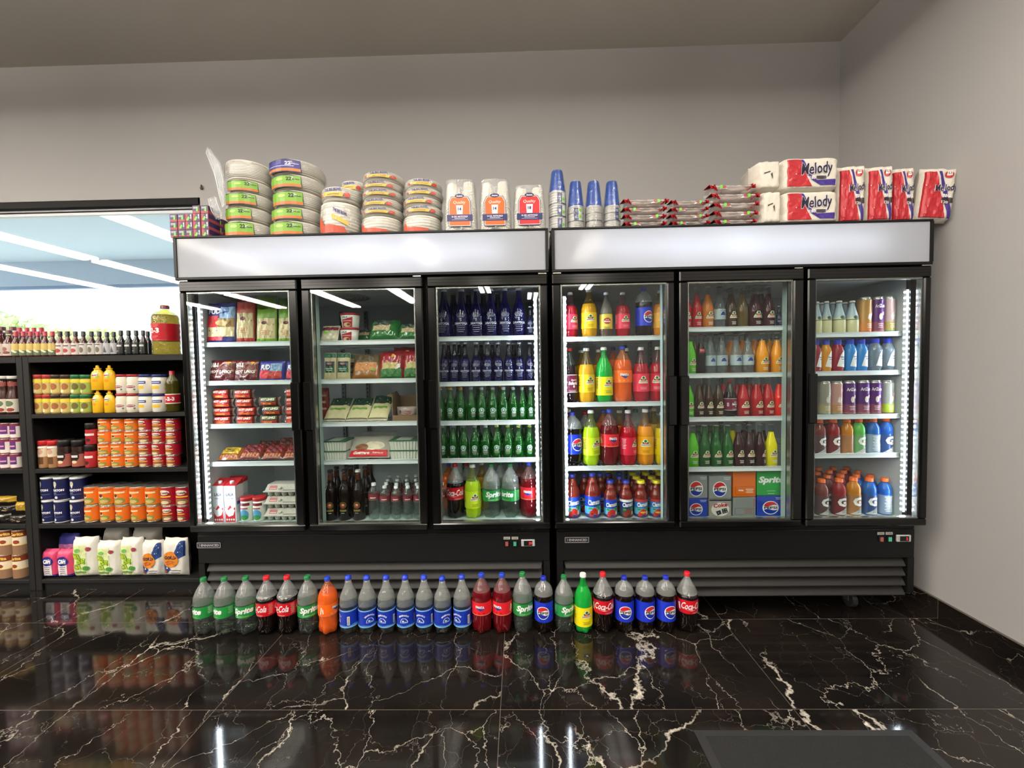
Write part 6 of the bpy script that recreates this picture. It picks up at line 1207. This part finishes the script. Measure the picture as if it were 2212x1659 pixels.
# door 6
shelf(5, 0, [I('milky', 1766, 652), I('milky', 1783, 651), I('milky', 1812, 650), I('milky', 1840.5, 650), I('aza', 1866, 643, 10), I('azb', 1896.5, 642, -6), I('azc', 1925, 641, 0)])
shelf(5, 0, [I('milky', 1775, 654), I('milky', 1797, 653), I('milky', 1824, 653)], .08, 'in rear row')
shelf(5, 1, [I('elr', 1763, 735, 20), I('elo', 1782, 735, 8), I('elr', 1808, 734, 8), I('elb', 1836, 733, 12), I('elb', 1859, 733, 14), I('elc', 1889, 731, 18), I('elc', 1916, 731, 6)])
shelf(5, 1, [I('elr', 1817, 736), I('elb', 1847, 734), I('elb', 1875, 733), I('elc', 1902, 732)], .08, 'in rear row')
shelf(5, 2, [I('azd', 1780, 823), I('aze', 1804.7, 823), I('azb', 1832, 822), I('azb', 1862, 821), I('azb', 1889, 821, -14, wide=.9), I('azf', 1917, 821)])
shelf(5, 3, [I('gtp', 1769, 906, 14), I('gtr', 1799, 905, 10), I('gto', 1829, 905, 80), I('gtg', 1853.6, 904, 6), I('gtbb', 1885, 903), I('gtb', 1913, 902, 4)])
shelf(5, 3, [I('gtr', 1786, 908), I('gto', 1843, 907), I('gtb', 1870, 906), I('gtb', 1900, 905)], .09, 'in rear row')
shelf(5, 4, [I('gtp', 1774, 1034, 12), I('gtr', 1811.7, 1033, 0), I('gto', 1843, 1030, 6), I('gtb', 1877, 1031, 0), I('gtbb', 1912, 1032)])
shelf(5, 4, [I('gtp', 1786, 1025), I('gtr', 1815, 1023), I('gtb', 1849, 1024), I('gtb', 1883, 1024)], .1, 'in rear row')
shelf(5, 4, [I('gtp', 1765, 1019), I('gtr', 1790, 1015), I('gtr', 1821, 1015), I('gtb', 1856, 1016)], .19, 'in third row')
shelf(5, 4, [I('gtr', 1768, 1009), I('gtr', 1799, 1008), I('gtr', 1833, 1008)], .28, 'in fourth row')
# ---------------------------------------------------------------- on top of the coolers
ZT = 2.2015; YT = 2.262
bx = ((389, 3), (406, 3), (421.5, 3), (438, 4), (455.5, 4), (480, 3))
for c, (px, n) in enumerate(bx):
    for j in range(n):
        k = 'sbb' if (c in (3, 4) and j < 3) or (c == 1 and j == 1) or (c == 2 and j > 0) else 'sba'
        dy = .07 if c == 5 else 0
        x = xat(px, YT+.045+dy, ZT+.09)
        put(k, x, YT+.045+dy, ZT + j*.0434, (.95, 1, 1), 0, 0, 0, 'small purple-red carton, %s up in %s column from window side, on cooler' % (ORD[j], ORD[c]))
def stack(key, xa, xb, ys, n0, where, dy=0, extra=None, names=None, rots=(0,)):
    """packs piled up; ys = pixel heights of the seams from the bottom up"""
    for j in range(len(ys)-1):
        k = key[j] if isinstance(key, (list, tuple)) else key; p = PR[k]; Y = YT + .11 + dy
        zb = ZT if j == 0 else zat((xa+xb)/2, ys[j], Y-.11); zt_ = zat((xa+xb)/2, ys[j+1], Y-.11); zb += .0006
        x0_, x1_ = xat(xa, Y, zb), xat(xb, Y, zb); sx = (x1_-x0_)/p['w']
        nm = 'topmost' if j == len(ys)-2 else 'lowest' if j == 0 else ORD[j] + ' from bottom'
        d = p['desc'].split(',')[0]
        put(k, (x0_+x1_)/2 + (.004 if j % 2 else -.003), YT + p['dep']*sx/2 + dy, zb, (sx, sx, (zt_-zb-.0008)/p['h']), math.radians(rots[j % len(rots)]), 0, 0, '%s, %s, %s' % (d, nm, where))
stack(['plg', 'plg', 'plg', 'plg', 'plw'], 495, 588, (506, 472, 441, 411, 383, 338), 0, 'column beside the small cartons', 0, rots=(3, -4, 6, 10, 4))
stack(['plg', 'plg', 'plg', 'plg', 'plb'], 582, 692, (504, 472, 442, 404, 371, 338), 0, 'column beside the bowl packs', 0, rots=(-3, -6, -4, -8, -6))
stack(['bwbig', 'bwl'], 697, 783, (501, 430, 399), 0, 'shortest column of bowls', 0, rots=(0,))
stack(['bwl'], 735, 790, (398, 372), 0, 'shortest column', .02) if False else None
p_ = PR['bwl']; put('bwl', xat(763, 2.42, 2.5), 2.46, zat(763, 400, 2.3), (.72, .72, 1.0), 0, 0, 0, 'foam bowl pack resting on the shortest column of bowls on the cooler')
stack(['bwb'] + ['bwl']*5, 784, 872, (498.5, 463, 445, 424, 405, 386, 366), 0, 'tallest column of bowls', 0, rots=(0, 4, -3, 5, 0, 8))
stack(['bwb'] + ['bwl']*4, 874, 955, (496, 461, 441, 422, 403, 382), 0, 'column of bowls beside the foam cups', 0, rots=(0, 3, -4, 4, 12))
row('on the cooler', [Wd('cpo', 958, 1031, 392, sd=1, roll=0), Wd('cpo', 1034, 1105, 391, sd=1), Wd('cpr', 1107, 1180, 404, sd=1)], ZT, YT)
row('on the cooler', [I('cubt', 1204.5, 371.6, -4), I('cub', 1243.5, 395, -18), I('cubx', 1281.5, 395), I('cub', 1323.5, 395, 12)], ZT, YT)
for c, (xa, xb, ys) in enumerate(((1346, 1436, (490, 474, 458, 442, 426)), (1439, 1524, (489, 473, 458, 443, 429)), (1526, 1624, (488, 469, 450, 431, 412, 394)))):
    for j in range(len(ys)-1):
        Y = YT + .07; zb = ZT if j == 0 else zat((xa+xb)/2, ys[j], YT); zt_ = zat((xa+xb)/2, ys[j+1], YT); x0_, x1_ = xat(xa, Y, zb), xat(xb, Y, zb); sg = (-1)**j
        nm = 'topmost' if j == len(ys)-2 else 'lowest' if j == 0 else ORD[j] + ' from bottom'
        put('cut', (x0_+x1_)/2, Y, zb+.0006, (sg*(x1_-x0_)/.25, 1, (zt_-zb)/.038), 0, 0, math.radians((0, .5, -.5, 1, 0)[j]), 'clear bag of white plastic cutlery, %s in the pile %s' % (nm, ('beside the blue cups', 'between two others', 'beside the napkin packs')[c]))
def nap(k, xa, xb, yb, yt, lab, rot=0, tilt=0, dy=0, roll=0):
    p = PR[k]; Y = YT + dy + p['dep']/2; Yf = YT + dy; zb = ZT if yb is None else zat((xa+xb)/2, yb, Yf); zt_ = zat((xa+xb)/2, yt, Yf); x0_, x1_ = xat(xa, Yf+.02, zb), xat(xb, Yf+.02, zb)
    put(k, (x0_+x1_)/2, Y, zb, ((x1_-x0_)/p['w'], 1, (zt_-zb)/p['h']), math.radians(rot), tilt, roll, lab)
nap('nape', 1628, 1683, None, 410, 'plain white napkin pack, end side out, lower one beside the cutlery bags'); nap('nape', 1626, 1681, 409.5, 344, 'plain white napkin pack, end side out, upper one beside the cutlery bags')
nap('mel', 1686, 1809, None, 410, 'wide printed napkin pack, lower one beside the tall napkin packs'); nap('mel', 1684, 1811, 409.5, 337, 'wide printed napkin pack, upper one beside the tall napkin packs')
for i, (a, b_, t, dy, ro, rl) in enumerate(((1812, 1869, 352, .02, -6, .01), (1869, 1926, 353, .01, -6, .01), (1925, 1977, 357, .02, -6, 0), (1976, 2048, 358, .0, -8, .12))):
    nap('big', a, b_, None, t, 'tall printed napkin pack, %s' % ('touching the wide napkin packs', 'second one along from the wide packs', 'third one along, partly hidden behind its neighbour', 'leaning out over the cooler edge by the side wall')[i], ro, 0, dy, rl)
# loose plastic tails on the plate packs
for i, (pts, nm) in enumerate(([[(491, 440), (488, 385), (478, 350), (455, 318), (452, 330), (470, 372), (480, 420), (487, 450)], 'tall twisted tail'], [[(490, 466), (474, 425), (460, 430), (468, 456), (478, 474)], 'small loose tail'])):
    b = B(); V = []
    for j, (px, py) in enumerate(pts): q = atY(px - 7 - 4*i, py, YT - .008 + .004*math.sin(j*2.1) + .0*i); V.append(q)
    n = len(V); m_ = T('eef2f2', .12, .15, 1.5, (50, .8))
    for j in range(1, n-1):
        b.add([V[0], V[j], V[j+1]], [(0, 1, 2)], m_); b.add([V[0]+Vector((0, .012, 0)), V[j]+Vector((.004, .012, .003)), V[j+1]+Vector((.004, .012, 0))], [(0, 2, 1)], m_)
    b.tube(V + [V[0]], .0018, T('ffffff', .6, .1), 5)
    o_ = obj('plastic_bag_tail', b); tag(o_, 'clear crumpled plastic bag, %s sticking up beside the foam plates' % nm, 'plastic bag')
# ---------------------------------------------------------------- groceries on the black shelving
YS = 2.667
ZB = [b_[1] + .0006 for b_ in BZ]
wsh = 'on the top board under the window'
row('on board under window', [I('scb', -20, 704), I('scb', 2, 714), I('scb', 19, 714)] + [I('scy', p_, 716, wide=1.08) for p_ in (36, 51.5, 67, 83, 98.5, 114)] + [I('scr', p_, 716) for p_ in (131, 147, 164)] + [I('scw', p_, 716) for p_ in (181, 198.8, 215.5)] + [I('scg', 232, 717), I('scg', 247, 717)] + [I('sck', p_, 714) for p_ in (262, 278.7, 295, 311)] + [I('oilj', 357, 660, -22)], ZB[0], YS)
row('on board under window', [I('scb', 8, 706), I('scb', 28, 706)] + [I('scy', p_, 708) for p_ in (44, 60, 75, 90)] + [I('sck', 320, 716)], ZB[0], YS+.09, 'along', 'in rear row')
def grid(keys, cols, ys, z, where, Y=YS, wide=None, hz=None, rowsn=('lower', 'upper')):
    for r in range(len(ys)-1):
        for c, px in enumerate(cols):
            k = keys[c] if isinstance(keys, (list, tuple)) else keys; p = PR[k]
            zb = z if r == 0 else zat(px, ys[r], Y); zt_ = zat(px, ys[r+1], Y); s = (zt_-zb-.0006)/p['h']; w_ = wide or s
            x = xat(px, Y + p['dep']*w_/2, zb+.05); jit = R_.uniform(-14, 14)
            put(k, x, Y + p['dep']*w_/2, zb, (w_, w_, s), math.radians(jit), 0, 0, '%s, %s in the %s, %s' % (p['desc'], ORD[c] + ' along', rowsn[r] + ' row', where))
w2 = 'board below the sauces'
def grid2(keys, cols, ys, z, where, **k): grid(keys, cols, ys, z, where, **k)
grid(['bour', 'bour', 'boub', 'boub', 'boug', 'boug'], (82, 103.5, 125, 146.5, 167.5, 188.5), (890, 852, 809), ZB[1], 'beside the mustard')
grid('must', (212.5, 238.5), (893, 843, 788.5), ZB[1], 'beside the mayonnaise')
grid(['mayr', 'mayr', 'mayb', 'mayb'], (265, 290, 317, 346), (893, 850.5, 808.5), ZB[1], 'beside the oil bottle')
row('on the board below the sauces', [I('oilb', 373, 801, 8)], ZB[1], YS)
row('on the board below the sauces', [I('bbq', -10, 812), I('bbq', 8, 812), I('bbq', 30, 812)], ZB[1], YS)
grid('bean', (-6, 16, 37.5), (1012, 981, 948, 914), ZB[2], 'far window-side bay', rowsn=('lower', 'middle', 'upper'))
row('on the middle board', [I('cofr', 92.5, 951), I('cofr', 116, 951), I('cofb', 143.5, 949), I('cofb', 173.5, 949)], ZB[2], YS)
grid('cofk', (199,), (1012, 961, 914), ZB[2], 'beside the orange cans')
grid(['cont']*3 + ['ccos']*3, (230.5, 259, 287.5, 317.5, 346.5, 375.5), (1011.5, 984.5, 957.5, 931, 904.5), ZB[2], 'middle board', rowsn=('lowest', 'second', 'third', 'top'))
row('on board above the flour bags', [Wd('chipk', -45, 30, 1108), Wd('chipk', 18, 58, 1112)], ZB[3], YS)
row('on top of the black snack bags', [Wd('chipk', -20, 50, 1089, dz=zat(20, 1109, YS)-ZB[3], d='black snack bag of the upper layer'), Wd('chipy', -30, 36, 1072, dz=zat(20, 1089, YS)-ZB[3]), Wd('chipy', 30, 60, 1084, dz=zat(20, 1108, YS)-ZB[3], d='small yellow snack bag')], ZB[3], YS+.02)
grid('salt', (104, 137, 172), (1131, 1082, 1032), ZB[3], 'beside the orange cans')
grid('salt', (112, 146, 180), (1131, 1082, 1029), ZB[3], 'behind the front canisters', Y=YS+.1)
grid(['bont']*5 + ['bcos']*2, (203, 236, 269, 302, 335.5, 368, 400), (1132.5, 1094.5, 1053), ZB[3], 'big cans above the flour')
grid(['bont']*4 + ['bcos']*2, (220, 253, 286, 319, 352, 384), (1132.5, 1094, 1049), ZB[3], 'big cans of the rear row', Y=YS+.105)
grid('cari', (-8, 20.5, 49.5), (1250, 1199, 1146), ZB[4], 'bottom board by the edge')
row('on the bottom board', [Wd('sugp', 82, 121, 1186, sd=1), Wd('sugp', 122, 162, 1186, sd=1), Wd('masa', 163, 212, 1160, sd=1, rot=4), Wd('masa', 214, 262, 1168, sd=1), Wd('masa', 264, 311, 1161, sd=1), Wd('gold', 310, 354, 1167, sd=1), Wd('gold', 355, 407, 1162, sd=1, rot=-3)], ZB[4], YS)
row('on the bottom board in rear row', [Wd('sugb', 96, 131, 1150, sd=1, dz=0), Wd('sugb', 132, 172, 1152, sd=1)], ZB[4], YS+.1, 'along')
row('on the bottom board', [Wd('flrb', 222, 272, 1141, sd=1, d='pale flour bag at the back above the green-printed bags'), Wd('flrb', 284, 345, 1142, sd=1, d='pale flour bag at the back above the orange-circled bags')], ZB[4], YS+.13)

# ---------------------------------------------------------------- let neighbours touch without cutting into each other
def bbox(o):
    e = o.rotation_euler.copy()
    if PRk[o.name.split('.')[0]] and abs(e.x) < .01: e.z = 0
    m = Matrix.LocRotScale(o.location, e, o.scale); P = []
    for q in ([o] if o.type == 'MESH' else o.children):
        if q.data: P += [m @ Vector(c) for c in q.bound_box]
    return [min(p[i] for p in P) for i in range(3)], [max(p[i] for p in P) for i in range(3)]
def zone(o):
    x, y, z = o.location
    if z > 2.1: return ('top', -9, 9, 9)
    if y < 2.34: return ('floor', -9, 9, 9)
    if x < -3.29: return ('bayB', -4.32, -3.31, 3.016) if z < 1.5 else ('bd', -9, -2.0, 3.05)
    if x < -2: return ('bayA', -3.27, -2.14, 3.016) if z < 1.5 else ('bd', -9, -2.0, 3.05)
    return ('c1', -1.838, .112, 2.962) if x < .175 else ('c2', .241, 2.157, 2.962)
ZN = [zone(o) for o in ALL]; BX = [bbox(o) for o in ALL]
for it in range(14):
    for i, o in enumerate(ALL):
        z = ZN[i]; lo, hi = BX[i]
        if lo[0] < z[1]: o.location.x += z[1] - lo[0]; BX[i] = bbox(o)
        elif hi[0] > z[2]: o.location.x -= hi[0] - z[2]; BX[i] = bbox(o)
        if BX[i][1][1] > z[3]: o.location.y -= BX[i][1][1] - z[3]; BX[i] = bbox(o)
    n = 0
    for i in range(len(ALL)):
        for j in range(i+1, len(ALL)):
            if ZN[i][0] != ZN[j][0]: continue
            if {ALL[i].name.split('.')[0], ALL[j].name.split('.')[0]} == {'cardboard_box', 'meat_pack'}: continue
            (a0, a1), (b0, b1) = BX[i], BX[j]
            ox, oy, oz = (min(a1[k], b1[k]) - max(a0[k], b0[k]) for k in range(3))
            if ox < -.0004 or oy < 0 or oz < .0002: continue
            n += 1; A_, B_ = ALL[i], ALL[j]; wa, wb = a1[0]-a0[0], b1[0]-b0[0]; fl = abs(A_.rotation_euler.x) + abs(B_.rotation_euler.x) < .05
            if oz < .25*min(a1[2]-a0[2], b1[2]-b0[2]) and fl and abs(a0[2]-b0[2]) > .02 and ox > .3*min(wa, wb):
                lo_, up = (A_, B_) if a0[2] < b0[2] else (B_, A_); h_ = (a1[2]-a0[2]) if lo_ is A_ else (b1[2]-b0[2]); lo_.scale.z *= (h_ - oz - .0005)/h_
            elif ox < .42*min(wa, wb) or abs(A_.location.y - B_.location.y) < .03:
                f = max(.8, 1 - (ox + .0022)/(wa + wb))
                for o in (A_, B_):
                    o.scale.x *= f
                    if PRk[o.name.split('.')[0]]: o.scale.y *= f
                rest = ox - (1-f)*(wa+wb)/2 + .0015
                if rest > .0002: sg = 1 if A_.location.x < B_.location.x else -1; A_.location.x -= sg*rest*.5; B_.location.x += sg*rest*.5
            else:
                r = A_ if A_.location.y > B_.location.y else B_
                r.location.y += oy + .001
            BX[i] = bbox(A_); BX[j] = bbox(B_)
    if not n: break
print('THINGS', len(USED), 'left', n)
